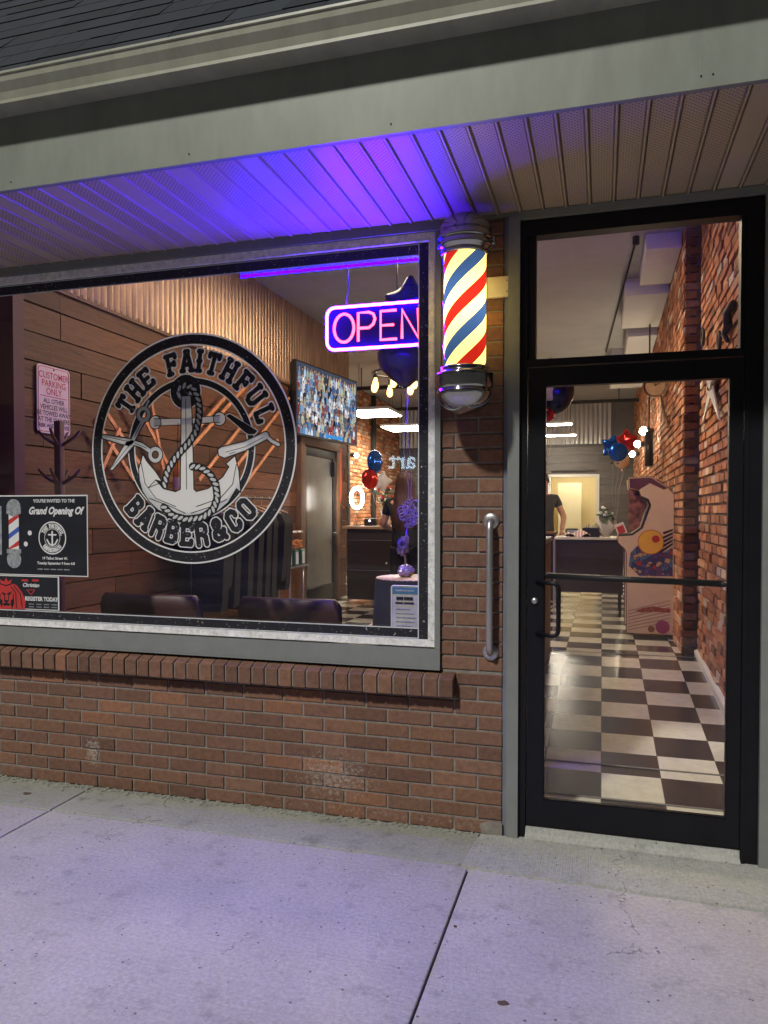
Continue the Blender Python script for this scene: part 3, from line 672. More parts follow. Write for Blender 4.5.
# ------------------------------------------------------------------ posters on the glass
def mini(name, txt, size, x, z, y, parent, m_, shear=0, offset=0, sx=1, align='CENTER', n='-y'):
    q = MB(); q.add_mesh(text_mesh(txt, size, shear, offset, align, sx), facing(x, y, z, n)); return q.build(name, m_, parent)
M_paper = mat('white_card', (.62, .63, .66), .6, var=.04)
M_poster = mat('poster_black', (.012, .014, .022), .35, var=.3)
M_pred = mat('poster_red', (.45, .03, .03), .5, var=.1); M_pblue = mat('poster_blue', (.04, .09, .4), .5, var=.1)
M_pgrey = mat('poster_grey', (.25, .27, .3), .4, var=.4, scale=40)
Po = thing('grand_opening_poster', 'black grand opening invitation poster with striped barber pole, taped inside left of the window', 'poster', (-3.05, .008, 1.17))
PY = .0072
q = MB(); q.box((-3.58, PY, 1.166), (-2.728, PY+.001, 1.621)); q.build('card_edge', M_paper, Po)
q = MB(); q.box((-3.575, PY-.001, 1.172), (-2.734, PY-.0003, 1.614)); q.build('sheet', M_poster, Po)
# pole picture, flat print: chrome caps and stripes
q = MB(); xx = -3.225
q.face([(xx-.035, PY-.0012, 1.31), (xx+.035, PY-.0012, 1.31), (xx+.035, PY-.0012, 1.52), (xx-.035, PY-.0012, 1.52)]); q.build('pole_print', M_paper, Po)
for i, (m_, z) in enumerate(((M_pred, 1.32), (M_pblue, 1.4), (M_pred, 1.48))):
    q = MB(); zz = [max(1.3105, min(1.5195, v)) for v in (z-.03, z+.015, z+.045, z+.0)]
    q.face([(xx-.035, PY-.0014, zz[0]), (xx+.035, PY-.0014, zz[1]), (xx+.035, PY-.0014, zz[2]), (xx-.035, PY-.0014, zz[3])]); q.build('stripe_print', m_, Po)
for zc_, zr_ in ((1.55, 1.527), (1.255, 1.302)):
    q = MB(); ring(q, xx, zc_, 0, .05, PY-.0016, 24); q.face([(xx-.05, PY-.0018, zr_-.012), (xx+.05, PY-.0018, zr_-.012), (xx+.05, PY-.0018, zr_+.012), (xx-.05, PY-.0018, zr_+.012)]); q.build('cap_print', M_pgrey, Po)
q = MB(); q.face([(-3.36, PY-.0012, 1.28), (-3.31, PY-.0012, 1.28), (-3.31, PY-.0012, 1.56), (-3.36, PY-.0012, 1.56)]); q.build('tower_print', M_pgrey, Po)
for (px, py) in ((29, 533), (25, 544)):
    p = on_y(px, py, 0); q = MB(); ring(q, p.x, p.z, 0, .014, PY-.0013, 16); q.build('bulb_print', M_paper, Po)
tx = -2.935
for (t_, s_, px, py, sh, of, sx) in (("YOU'RE INVITED TO THE", .026, 53, 501, 0, .0006, .95), ('Grand Opening Of', .056, 54, 511, .35, .0022, .84), ('19 Talbot Street W.', .021, 54, 558.5, .1, .0006, 1), ('Tuesday September 9 from 4-8', .021, 55, 563.5, .1, .0006, .95)):
    p = on_y(px, py, 0); mini('lettering', t_, s_, p.x, p.z, PY-.0014, Po, M_paper, sh, of, sx)
p = on_y(53, 569.5, 0)
for k in range(5): q = MB(); q.box((p.x-.11+k*.045, PY-.0016, p.z-.003), (p.x-.075+k*.045, PY-.0014, p.z+.003)); q.build('fine_print', M_pgrey, Po)
pc = on_y(51.5, 538, 0)
q = MB(); ring(q, pc.x, pc.z, .086, .093, PY-.0013, 48); ring(q, pc.x, pc.z, .05, .053, PY-.0013, 40)
for ch, a in zip('THEFAITHFUL', [-60, -47, -34, -12, 0, 9, 20, 32, 44, 57, 70]): letter(q, ch, a, .069, .024, PY-.0014, .005, cx=pc.x, cz=pc.z)
for ch, a in zip('BARBER&CO', [-48, -37, -26, -14, -3, 9, 21, 34, 46]): letter(q, ch, a, .069, .024, PY-.0014, .005, True, cx=pc.x, cz=pc.z)
stroke(q, [(pc.x, pc.z-.04), (pc.x, pc.z+.035)], .01, PY-.0015, step=1e-6); stroke(q, [(pc.x-.025, pc.z+.018), (pc.x+.025, pc.z+.018)], .008, PY-.0016, step=1e-6); stroke(q, [(pc.x-.035, pc.z-.01), (pc.x-.02, pc.z-.034), (pc.x, pc.z-.042), (pc.x+.02, pc.z-.034), (pc.x+.035, pc.z-.01)], .009, PY-.0017, step=1e-6)
q.build('emblem_print', M_paper, Po)
Li = thing('registration_poster', 'small poster with red crowned lion head under the grand opening poster', 'poster', (-3.1, .008, .972))
q = MB(); q.box((-3.58, PY, .971), (-2.921, PY+.001, 1.163)); q.build('card_edge', M_paper, Li)
q = MB(); q.box((-3.575, PY-.001, .976), (-2.93, PY-.0003, 1.158)); q.build('sheet', M_poster, Li)
def LQ(cx, cy): p = on_y(cx/7.68, 490+cy/7.68, 0); return (p.x, p.z)
head = [(-90, 915), (185, 915), (190, 850), (165, 790), (120, 730), (75, 715), (85, 685), (55, 705), (42, 672), (25, 705), (-8, 685), (0, 720), (-60, 740), (-100, 800)]
q = MB(); q.face([(*((lambda p: (p[0], PY-.0013, p[1]))(LQ(*p))),) for p in head]); lo = q.build('lion_print', M_pred, Li)
q = MB()
for l in ([(100, 735), (150, 800), (165, 900)], [(80, 745), (115, 790), (120, 905)], [(-20, 760), (-40, 820), (-30, 905)], [(10, 790), (35, 800)], [(50, 800), (80, 785)], [(30, 800), (30, 855), (45, 862)], [(60, 800), (58, 855)], [(10, 880), (45, 868), (80, 880)], [(0, 722), (40, 735), (85, 720)], [(95, 800), (100, 870), (85, 910)], [(-5, 800), (-10, 870)]):
    pts = [LQ(*p) for p in l]; stroke(q, pts, .0065, PY-.0016, step=1e-6)
q.build('lion_line', M_pblack, lo)
for k_, pg in (('lion_eye', [(12, 790), (34, 800), (30, 808), (16, 804)]), ('lion_eye', [(78, 790), (54, 800), (58, 808), (74, 804)]), ('lion_nose', [(30, 845), (60, 845), (52, 862), (45, 868), (38, 862)]), ('lion_mouth', [(20, 878), (45, 872), (70, 878), (62, 892), (45, 886), (28, 892)]), ('lion_cheek', [(-8, 830), (14, 850), (10, 900), (-5, 880)]), ('lion_cheek', [(98, 830), (76, 850), (80, 900), (95, 880)])):
    q = MB(); q.face([(*((lambda p: (p[0], PY-.0019, p[1]))(LQ(*p))),) for p in pg]); q.build(k_, M_pblack, lo)
def lt(txt, size, cx, cy, m_, sh=0, sx=1, of=0): p = LQ(cx, cy); mini('lettering', txt, size, p[0], p[1], PY-.0014, Li, m_, sh, of, sx)
lt('Christian', .031, 230, 732, M_paper, .3, 1, .0008); lt('REGISTER TODAY', .032, 312, 840, M_paper, 0, .88, .0012)
for cy2 in (876, 897):
    for k in range(4): p = LQ(215+k*58, cy2+k*2); q = MB(); q.box((p[0], PY-.0016, p[1]-.0022), (p[0]+.036, PY-.0014, p[1]+.0022)); q.build('fine_print', M_pgrey, Li)
for k in range(2): p = LQ(160+k*80, 694); q = MB(); q.box((p[0], PY-.0016, p[1]-.006), (p[0]+.045, PY-.0014, p[1]+.006)); q.build('fine_print', M_pred, Li)
q = MB(); stroke(q, [LQ(200, 768), LQ(232, 805), LQ(262, 768)], .004, PY-.0014, step=1e-6); stroke(q, [LQ(200, 768), LQ(262, 768)], .004, PY-.0015, step=1e-6); q.build('arrow_print', M_pred, Li)

# ------------------------------------------------------------------ OPEN sign
E_red = emis('pink_neon', (1, .05, .10), 10.); E_blue = emis('blue_neon', (.036, .0016, 1), 950.)
ON = thing('neon_open_sign', 'neon OPEN sign, pink letters in a blue white outline, hanging behind the window', 'neon sign', (-1.03, .05, 2.33))
ny = .052
q = MB(); q.rbox((-1.335, ny+.022, 2.338), (-.73, ny+.027, 2.553), .002); q.build('backing', mat('acrylic_back', (.0016, .0006, .003), .8, var=.1, spec=.04), ON)
def rr(x0, x1, z0, z1, r, n=5):
    out = []
    for (cx, cz, a) in ((x1-r, z1-r, 0), (x0+r, z1-r, 90), (x0+r, z0+r, 180), (x1-r, z0+r, 270)):
        for k in range(n+1): t = R(a+90*k/n); out.append((cx+r*math.cos(t), cz+r*math.sin(t)))
    return out
q = MB(); q.tube([(x, ny, z) for x, z in rr(-1.334, -.742, 2.340, 2.550, .04)], .0072, 8, closed=True); q.build('border_tube', E_blue, ON)
def nt_(pts, closed=False):
    q = MB(); q.tube([(x, ny-.002, z) for x, z in pts], .0068, 8, closed=closed); q.build('letter_tube', E_red, ON)
zc = 2.445; H_ = .070
nt_([(-1.243+.052*math.cos(R(a)), zc+H_*math.sin(R(a))) for a in range(0, 360, 15)], True)
nt_([(-1.168, zc-H_), (-1.168, zc+H_), (-1.112, zc+H_), (-1.090, zc+.060), (-1.081, zc+.036), (-1.090, zc+.010), (-1.112, zc-.006), (-1.167, zc-.006)])
nt_([(-.972, zc+H_), (-1.052, zc+H_), (-1.052, zc), (-.985, zc), (-1.0519, zc), (-1.052, zc-H_), (-.970, zc-H_)])
nt_([(-.943, zc-H_), (-.943, zc+H_), (-.862, zc-H_), (-.862, zc+H_)])
p = on_y(345, 300, ny)
q = MB(); q.tube([(p.x, ny+.02, 2.57), (p.x+.01, ny+.03, 2.68), (p.x-.005, ny+.03, 2.83)], .0025, 5); q.build('hanging_cord', M_pblack, ON); q = MB(); q.tube([(-.86, ny+.02, 2.57), (-.86, ny+.03, 2.83)], .0025, 5); q.build('hanging_cord', M_pblack, ON)
# blue LED strip along the head of the window, inside
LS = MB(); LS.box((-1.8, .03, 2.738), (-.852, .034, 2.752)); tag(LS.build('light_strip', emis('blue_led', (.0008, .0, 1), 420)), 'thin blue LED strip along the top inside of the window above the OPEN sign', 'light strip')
# ------------------------------------------------------------------ inside the shop
FZ, RAMP0, RM, RE = .294, .065, .07, 3.27
def tile_mat():
    m_, nt, b, N, L = nodes('checker_tiles')
    geo = N('ShaderNodeNewGeometry'); mp = N('ShaderNodeMapping'); mp.vector_type = 'POINT'
    mp.inputs['Scale'].default_value = (1/.305, 1/.3075, 0); mp.inputs['Location'].default_value = (-.006/.305+40, -.075/.3075+40, .5)
    L(geo.outputs['Position'], mp.inputs[0])
    ch = N('ShaderNodeTexChecker'); ch.inputs['Scale'].default_value = 1; L(mp.outputs[0], ch.inputs['Vector'])
    ch.inputs['Color2'].default_value = (.012, .011, .012, 1); ch.inputs['Color1'].default_value = (.50, .475, .40, 1)
    n = N('ShaderNodeTexNoise'); n.inputs['Scale'].default_value = 9; n.inputs['Detail'].default_value = 9; n.inputs['Roughness'].default_value = .75; L(geo.outputs['Position'], n.inputs['Vector'])
    r = N('ShaderNodeMapRange'); r.inputs['From Min'].default_value = .3; r.inputs['From Max'].default_value = .7; r.inputs['To Min'].default_value = .86; r.inputs['To Max'].default_value = 1.15; L(n.outputs['Fac'], r.inputs[0])
    mx = N('ShaderNodeMix'); mx.data_type = 'RGBA'; mx.blend_type = 'MULTIPLY'; mx.inputs[0].default_value = 1; L(ch.outputs[0], mx.inputs[6]); L(r.outputs[0], mx.inputs[7])
    # dusty scuffs
    n2 = N('ShaderNodeTexNoise'); n2.inputs['Scale'].default_value = 14; n2.inputs['Detail'].default_value = 9; n2.inputs['Distortion'].default_value = 1.2; L(geo.outputs['Position'], n2.inputs['Vector'])
    r2 = N('ShaderNodeMapRange'); r2.inputs['From Min'].default_value = .45; r2.inputs['From Max'].default_value = .8; r2.inputs['To Max'].default_value = .12; L(n2.outputs['Fac'], r2.inputs[0])
    m2 = N('ShaderNodeMix'); m2.data_type = 'RGBA'; L(r2.outputs[0], m2.inputs[0]); L(mx.outputs[2], m2.inputs[6]); m2.inputs[7].default_value = (.3, .28, .24, 1)
    # thin joints
    br = N('ShaderNodeTexBrick'); br.offset = 0; br.inputs['Scale'].default_value = 1; br.inputs['Brick Width'].default_value = 1; br.inputs['Row Height'].default_value = 1; br.inputs['Mortar Size'].default_value = .006; br.inputs['Mortar Smooth'].default_value = 0; L(mp.outputs[0], br.inputs['Vector'])
    m3 = N('ShaderNodeMix'); m3.data_type = 'RGBA'; L(br.outputs['Fac'], m3.inputs[0]); L(m2.outputs[2], m3.inputs[6]); m3.inputs[7].default_value = (.08, .075, .065, 1)
    L(m3.outputs[2], b.inputs['Base Color'])
    rr_ = N('ShaderNodeMapRange'); rr_.inputs['To Min'].default_value = .10; rr_.inputs['To Max'].default_value = .34; b.inputs['Coat Weight'].default_value = .5; b.inputs['Coat Roughness'].default_value = .22; L(n.outputs['Fac'], rr_.inputs[0]); L(rr_.outputs[0], b.inputs['Roughness'])
    bu = N('ShaderNodeBump'); bu.inputs['Distance'].default_value = .0012; L(n.outputs['Fac'], bu.inputs['Height']); L(bu.outputs[0], b.inputs['Normal'])
    return m_
MT = tile_mat()
f = MB()
f.face([(-.42, .08, RAMP0+RM*.08), (.8, .08, RAMP0+RM*.08), (.8, RE, FZ), (-.42, RE, FZ)])
tag(f.build('ramp', MT), kind='structure')
f = MB(); f.face([(-4.75, RE, FZ), (.8, RE, FZ), (.8, 14.0, FZ), (-4.75, 14.0, FZ)]); f.face([(-4.75, .2, FZ), (-.42, .2, FZ), (-.42, RE, FZ), (-4.75, RE, FZ)])
tag(f.build('floor', MT), kind='structure')
f = MB()
for yy in (RE+.0, .80, .37):
    z = RAMP0+RM*yy+.001; f.box((-.42, yy-.009, z), (.775, yy+.009, z+.003))
tag(f.build('floor_strip', mat('worn_strip', (.12, .11, .1), .5)), kind='structure')
M_ceil = mat('painted_ceiling', (.36, .37, .38), .8, var=.12, scale=1.2, bump=.004, bscale=3)
c_ = MB(); c_.box((-4.8, .08, 4.0), (.8, 14.2, 4.15)); tag(c_.build('ceiling', M_ceil), kind='structure')
M_dry = mat('dark_drywall', (.16, .155, .15), .8, var=.1)
iw = MB(); iw.box((-4.9, .205, 2.95), (.8, .26, 4.0)); iw.box((-4.9, .205, .0), (-.5, .26, .86)); iw.box((-4.9, .205, .86), (-3.66, .26, 2.95)); iw.box((-.73, .205, .86), (-.44, .26, 2.95)); iw.box((.9, .1, 0), (1.0, 14, 4)); iw.box((-4.9, .1, 0), (-4.82, 14.2, 4.0))
w_ = iw.build('inner_shell', M_dry, B)

def wood(name, c1, c2, axis='y', rough=.6, attr=True, g=1.):
    m_, nt, b, N, L = nodes(name)
    geo = N('ShaderNodeNewGeometry'); mp = N('ShaderNodeMapping'); s = {'x': (1.2, 14, 14), 'y': (14, 1.2, 14), 'z': (14, 14, 1.2)}[axis]; mp.inputs['Scale'].default_value = s; L(geo.outputs['Position'], mp.inputs[0])
    n = N('ShaderNodeTexNoise'); n.inputs['Scale'].default_value = 3*g; n.inputs['Detail'].default_value = 8; n.inputs['Distortion'].default_value = .6; n.inputs['Roughness'].default_value = .7; L(mp.outputs[0], n.inputs['Vector'])
    r = N('ShaderNodeValToRGB'); r.color_ramp.elements[0].position = .3; r.color_ramp.elements[0].color = (*c1, 1); r.color_ramp.elements[1].position = .7; r.color_ramp.elements[1].color = (*c2, 1); L(n.outputs['Fac'], r.inputs[0]); out = r.outputs[0]
    if attr:
        at = N('ShaderNodeVertexColor'); at.layer_name = 'Col'; mx = N('ShaderNodeMix'); mx.data_type = 'RGBA'; mx.blend_type = 'MULTIPLY'; mx.inputs[0].default_value = 1; L(out, mx.inputs[6]); L(at.outputs[0], mx.inputs[7]); out = mx.outputs[2]
    L(out, b.inputs['Base Color']); b.inputs['Roughness'].default_value = rough
    bu = N('ShaderNodeBump'); bu.inputs['Distance'].default_value = .004; L(n.outputs['Fac'], bu.inputs['Height']); L(bu.outputs[0], b.inputs['Normal']); return m_
M_plank = wood('weathered_planks', (.070, .020, .007), (.21, .074, .026)); M_dplank = wood('dark_planks', (.06, .055, .05), (.15, .135, .12), 'x')
M_dwood = wood('stained_wood', (.10, .05, .025), (.22, .12, .06), 'z', attr=False); M_top = wood('counter_wood', (.3, .17, .08), (.5, .32, .18), 'x', .4, False)
M_corr = mat('corrugated_steel', (.40, .26, .16), .38, metal=.45, var=.3, scale=3, stretch=(1, 6, .6), col2=(.30, .20, .14))

LW = thing('plank_wall', 'left interior wall of weathered brown planks under corrugated metal sheet', 'wall', (-3.6, 3.5, FZ))
q = MB(); z = .28
while z < 3.04:
    y = .2-random.uniform(0, 1.2); h = .187
    while y < 6.9:
        l = random.uniform(.9, 2.6); a, b_ = max(y, .2), min(y+l, 6.9)
        k = random.uniform(.5, 1.2); t = random.uniform(0, .014); kk = random.uniform(.9, 1.08)
        if b_-a > .02: q.box((-3.66, a+.003, z+.003), (-3.606+t, b_-.003, min(z+h, 3.05)-.006), (k, k*kk, k*kk*.98))
        y += l
    z += h
q.build('planks', M_plank, LW)
q = MB(); q.box((-3.7, .2, .28), (-3.662, 6.9, 4.0)); q.box((-4.8, 6.86, .28), (-3.662, 6.9, 4.0)); q.build('backing', M_joint, LW)
q = MB(); n = int(6.7/.019); V = []; Fc = []
for i in range(n+1):
    y = .2+6.7*i/n; x = -3.575+.02*math.sin(2*PI*y/.076); V += [(x, y, 3.05), (x, y, 4.0)]
for i in range(n): Fc.append((2*i, 2*i+2, 2*i+3, 2*i+1))
q.vf(V, Fc, None, True); q.build('corrugated_sheet', M_corr, LW)
q = MB(); q.box((-3.6, .2, 3.03), (-3.572, 6.9, 3.075)); q.build('trim_board', M_dwood, LW)

def ibricks(q, P, u0, u1, z0, z1, cf, rough=.008):
    n = 0; z = z0
    while z < z1:
        u = u0-(.11 if n % 2 else 0); hh = .0745
        while u < u1:
            a, b_ = max(u, u0), min(u+.215, u1)-.011
            if b_-a > .015:
                d = random.uniform(0, rough) if random.random() > .06 else -rough; c = cf(); e = .005; j = lambda: random.uniform(-.003, .003)
                f_ = [(a, .045, z), (b_, .045, z), (b_, .045, min(z+hh-.011, z1)), (a, .045, min(z+hh-.011, z1))]
                zz = min(z+hh-.011, z1)
                g_ = [(a+e, -d, z+e), (b_-e, -d, z+e), (b_-e, -d, zz-e), (a+e, -d, zz-e)]
                g_ = [(p[0]+j(), p[1]+j(), p[2]+j()) for p in g_]
                q.vf([P(*p) for p in f_+g_], [(0,1,5,4),(1,2,6,5),(2,3,7,6),(3,0,4,7),(4,5,6,7)], c)
            u += .215
        z += hh; n += 1
def icol():
    c = random.choice([(.46, .18, .08), (.52, .23, .105), (.36, .135, .062), (.54, .29, .16), (.43, .16, .075), (.24, .10, .055)])
    if random.random() < .08: c = (.55, .42, .30)
    k = random.uniform(.75, 1.2); return tuple(v*k for v in c)
RW = thing('interior_brick_wall', 'rough old orange brick wall along the right side of the entrance ramp', 'wall', (.8, 7, .1))
q = MB(); ibricks(q, lambda u, d, z: (.8+d, u, z), .1, 3.4, .1, 3.97, icol)
ibricks(q, lambda u, d, z: (.67+d, u, z), 3.42, 14.0, FZ, 3.97, icol)
ibricks(q, lambda u, d, z: (u, 3.41+d, z), .672, .8, FZ, 3.97, lambda: tuple(v*.42 for v in icol()), .003)  # pier end facing the street: its shade put into darkened brick colours
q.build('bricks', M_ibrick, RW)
q = MB(); q.box((.815, .1, 0), (.86, 3.46, 4)); q.box((.685, 3.44, 0), (.86, 14, 4)); q.build('mortar', mat('sandy_mortar', (.22, .15, .10), .95, var=.25, scale=25, bump=.004), RW)
q = MB(); q.vf([(.772, .1, .07), (.772, 3.4, .30), (.772, 3.4, .335), (.772, .1, .175), (.80, .1, .07), (.80, 3.4, .30), (.80, 3.4, .345), (.80, .1, .205)], [(0,1,2,3),(3,2,6,7),(0,3,7,4),(1,5,6,2)]); q.build('baseboard', mat('white_trim', (.62, .6, .54), .5, var=.08), RW)
LB = thing('rear_brick_wall', 'lit yellow brown brick wall beyond the reception counter seen through the window', 'wall', (-4.7, 10, FZ))
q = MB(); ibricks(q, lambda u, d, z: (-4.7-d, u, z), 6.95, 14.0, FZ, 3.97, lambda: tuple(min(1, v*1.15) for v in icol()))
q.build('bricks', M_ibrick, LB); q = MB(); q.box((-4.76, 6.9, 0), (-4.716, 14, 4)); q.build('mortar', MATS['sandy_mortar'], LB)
for yy in (9.9, 11.6):
    q = MB(); q.rbox((-4.68, yy, FZ), (-4.6, yy+.1, 3.97), .01); q.build('steel_post', M_joint, LB)

BW = thing('back_wall', 'far back wall of dark grey planks below pale corrugated metal with a lit doorway', 'wall', (-1.9, 14, FZ))
dx0, dx1, dzt = on_y(551, 500, 13.95).x, on_y(596, 500, 13.95).x, on_y(575, 477, 13.95).z
q = MB(); z = FZ
while z < 3.04:
    x = -4.7
    while x < .67:
        l = random.uniform(.8, 2.4); k = random.uniform(.7, 1.3); a, b_ = x, min(x+l, .67); z1 = min(z+.18, 3.05)
        segs = [(a, b_)]
        if z < dzt: segs = [(a, min(b_, dx0)), (max(a, dx1), b_)]; z1 = min(z1, 3.05)
        for (a_, c_) in segs:
            if c_-a_ > .02: q.box((a_+.002, 13.97, z+.002), (c_-.002, 14.03, z1-.003), (k, k, k))
        x += l
    z += .18
q.build('planks', M_dplank, BW)
q = MB(); V = []; Fc = []; xa, xb = -4.7, on_y(611, 430, 13.95).x; n = 260; M_corr = mat('galvanised_sheet', (.50, .50, .48), .4, metal=.5, var=.2, scale=3, stretch=(6, 1, .6))
for i in range(n+1):
    x = xa+(xb-xa)*i/n; y = 13.96+.014*math.sin(2*PI*x/.1); V += [(x, y, 3.05), (x, y, 3.97)]
for i in range(n): Fc.append((2*i, 2*i+2, 2*i+3, 2*i+1))
q.vf(V, Fc, None, True); q.build('corrugated_sheet', M_corr, BW)
q = MB(); q.box((-4.75, 14.04, .2), (dx0, 14.1, 4.05)); q.box((dx1, 14.04, .2), (.75, 14.1, 4.05)); q.box((dx0, 14.04, dzt), (dx1, 14.1, 4.05)); q.box((xb, 13.98, 3.05), (.67, 14.035, 3.97)); q.build('backing', M_dry, BW)
q = MB(); q.box((dx0-.07, 13.94, FZ), (dx0, 13.969, dzt+.06)); q.box((dx1, 13.94, FZ), (dx1+.07, 13.969, dzt+.06)); q.box((dx0, 13.94, dzt), (dx1, 13.969, dzt+.06)); q.build('door_frame', MATS['white_trim'], BW)
M_cream = mat('cream_wall', (.72, .62, .38), .8, var=.03)
RB = thing('back_room', 'bright cream back room seen through the doorway in the back wall', 'room', ((dx0+dx1)/2, 15.3, FZ))
q = MB(); x0, x1 = dx0-1, dx1+1
for fc in ([(x0, 16.5, .2), (x1, 16.5, .2), (x1, 16.5, 3), (x0, 16.5, 3)], [(x0, 14.1, .2), (x0, 16.5, .2), (x0, 16.5, 3), (x0, 14.1, 3)], [(x1, 14.1, .2), (x1, 16.5, .2), (x1, 16.5, 3), (x1, 14.1, 3)], [(x0, 14.1, 3), (x1, 14.1, 3), (x1, 16.5, 3), (x0, 16.5, 3)], [(x0, 14.1, .2), (x1, 14.1, .2), (x1, 16.5, .2), (x0, 16.5, .2)]): q.face(fc)
q.build('room_wall', M_cream, RB)
q = MB(); q.box((dx0+.05, 15.9, FZ), (dx0+.62, 15.95, 2.25)); q.build('open_door', mat('pale_door', (.75, .70, .52), .5, var=.03), RB)
q = MB(); q.box((dx0+.2, 14.9, 2.93), (dx1-.2, 15.5, 2.96)); q.build('ceiling_lamp', emis('warm_panel', (1, .86, .6), 38), RB)

# red post at the left end of the window
pxl = on_y(18, 450, .3).x
q = MB(); q.box((pxl-.16, .27, FZ), (pxl, .36, 3.98)); tag(q.build('wooden_post', mat('maroon_paint', (.10, .028, .035), .6, var=.15, scale=6)), 'dark maroon post just inside the left end of the window', 'post')

# ceiling gear
M_white2 = mat('matte_white', (.6, .6, .58), .7, var=.05)
DU = thing('ceiling_duct', 'boxed white ductwork stepping along the ceiling beside the brick wall', 'duct', (.6, 5, 3.7))
for (x, a, b_, z) in ((.36, 3.6, 4.7, 3.86), (.22, 4.9, 6.4, 3.82), (.3, 6.6, 8.2, 3.76), (.12, 8.4, 10.5, 3.72)):
    q = MB(); q.rbox((x, a, z), (.66, b_, 3.999), .006); q.build('duct_box', M_white2, DU)
PI_ = thing('ceiling_conduit', 'thin dark conduit pipe running back along the ceiling above the ramp', 'pipe', (.1, 5, 3.96))
a, b_ = on_z(636, 240, 3.97), on_z(606, 352, 3.97)
q = MB(); q.tube([a, b_], .009, 6); q.build('pipe', M_joint, PI_)
q = MB(); q.tube([(a.x, a.y, 3.93), (a.x, a.y, 4)], .03, 8); q.build('junction', M_joint, PI_)
TB = thing('ceiling_track', 'dark steel cross tracks hung under the ceiling toward the back', 'track', (-2, 9, 3.6))
for yy in (8.8, 11.5):
    q = MB(); q.box((-4.7, yy, 3.62), (.67, yy+.06, 3.68)); q.build('rail', M_joint, TB)
    for xx in (-4, -2.4, -.8, .3): q = MB(); q.tube([(xx, yy+.03, 3.66), (xx, yy+.03, 4)], .008, 5); q.build('hanger_rod', M_joint, TB)
# hanging light panels
E_panel = emis('light_panel', (1, .90, .72), 70)
def panel(x, y, z, w, l, label):
    t = thing('ceiling_light', label, 'ceiling light', (x, y, z), 'flat hanging ceiling light panels')
    q = MB(); q.rbox((x-w/2, y-l/2, z+.012), (x+w/2, y+l/2, z+.06), .005); q.build('housing', M_white2, t)
    q = MB(); q.box((x-w/2+.02, y-l/2+.02, z), (x+w/2-.02, y+l/2-.02, z+.011)); q.build('diffuser', E_panel, t)
    for s in (-1, 1): q = MB(); q.tube([(x+s*w*.35, y, z+.06), (x+s*w*.35, y, 4.)], .004, 5); q.build('cable', M_joint, t)
Lz = 3.15
pa = on_z(374, 414, Lz); pb_ = on_z(405, 429, Lz); pc_ = on_z(556, 425, Lz); pd = on_z(556, 436, Lz)
panel(pa.x, pa.y, Lz, .75, .9, 'wide light panel above the counter, just right of the TV in the window')
panel(pb_.x, pb_.y, Lz, .75, .9, 'light panel behind and lower right of the other one, seen in the window')
panel(pc_.x, pc_.y, Lz, .6, .25, 'upper short light bar in front of the corrugated sheet, seen through the door')
panel(pd.x, pd.y, Lz, .85, .25, 'lower longer light bar in front of the corrugated sheet, seen through the door')
def flush(x, y, label, w=.6, l=1.2, st=10):  # added fill lights behind the window head, for the front walls and chairs
    t = thing('ceiling_light', label, 'ceiling light', (x, y, 3.94), 'added fill panels flush with the ceiling')
    q = MB(); q.rbox((x-w/2, y-l/2, 3.95), (x+w/2, y+l/2, 3.999), .005); q.build('housing', M_white2, t)
    q = MB(); q.box((x-w/2+.02, y-l/2+.02, 3.94), (x+w/2-.02, y+l/2-.02, 3.9495)); q.build('diffuser', emis('added_fill_panel', (1, .80, .54), st), t)
flush(-2.0, 1.5, 'added fill panel on the ceiling just inside above the big window, nearest the street')
flush(-1.3, 3.3, 'added fill panel on the ceiling between the entrance and the television', .6, 1.0, 78)
# ------------------------------------------------------------------ things inside
M_maroon = mat('maroon_vinyl', (.045, .014, .012), .5, var=.15, scale=6, bump=.001, bscale=80)
M_dark = mat('dark_laminate', (.03, .022, .022), .3, var=.25, scale=3)
M_cloth = mat('black_cloth', (.006, .006, .008), .9, var=.3, scale=20, bump=.003, bscale=40)
M_bmetal = mat('black_metal', (.015, .015, .017), .4)
M_foilb = mat('blue_foil', (.02, .12, .55), .16, metal=.75, var=.2, bump=.004, bscale=14); M_foilr = mat('red_foil', (.55, .03, .03), .18, metal=.7, var=.2, bump=.004, bscale=14)
M_foilw = mat('white_foil', (.75, .72, .66), .3, var=.05); M_foilk = mat('black_foil', (.012, .012, .03), .18, metal=.3, var=.2, bump=.002, bscale=10)
M_ribbon = mat('silver_ribbon', (.45, .42, .40), .35, metal=.5)
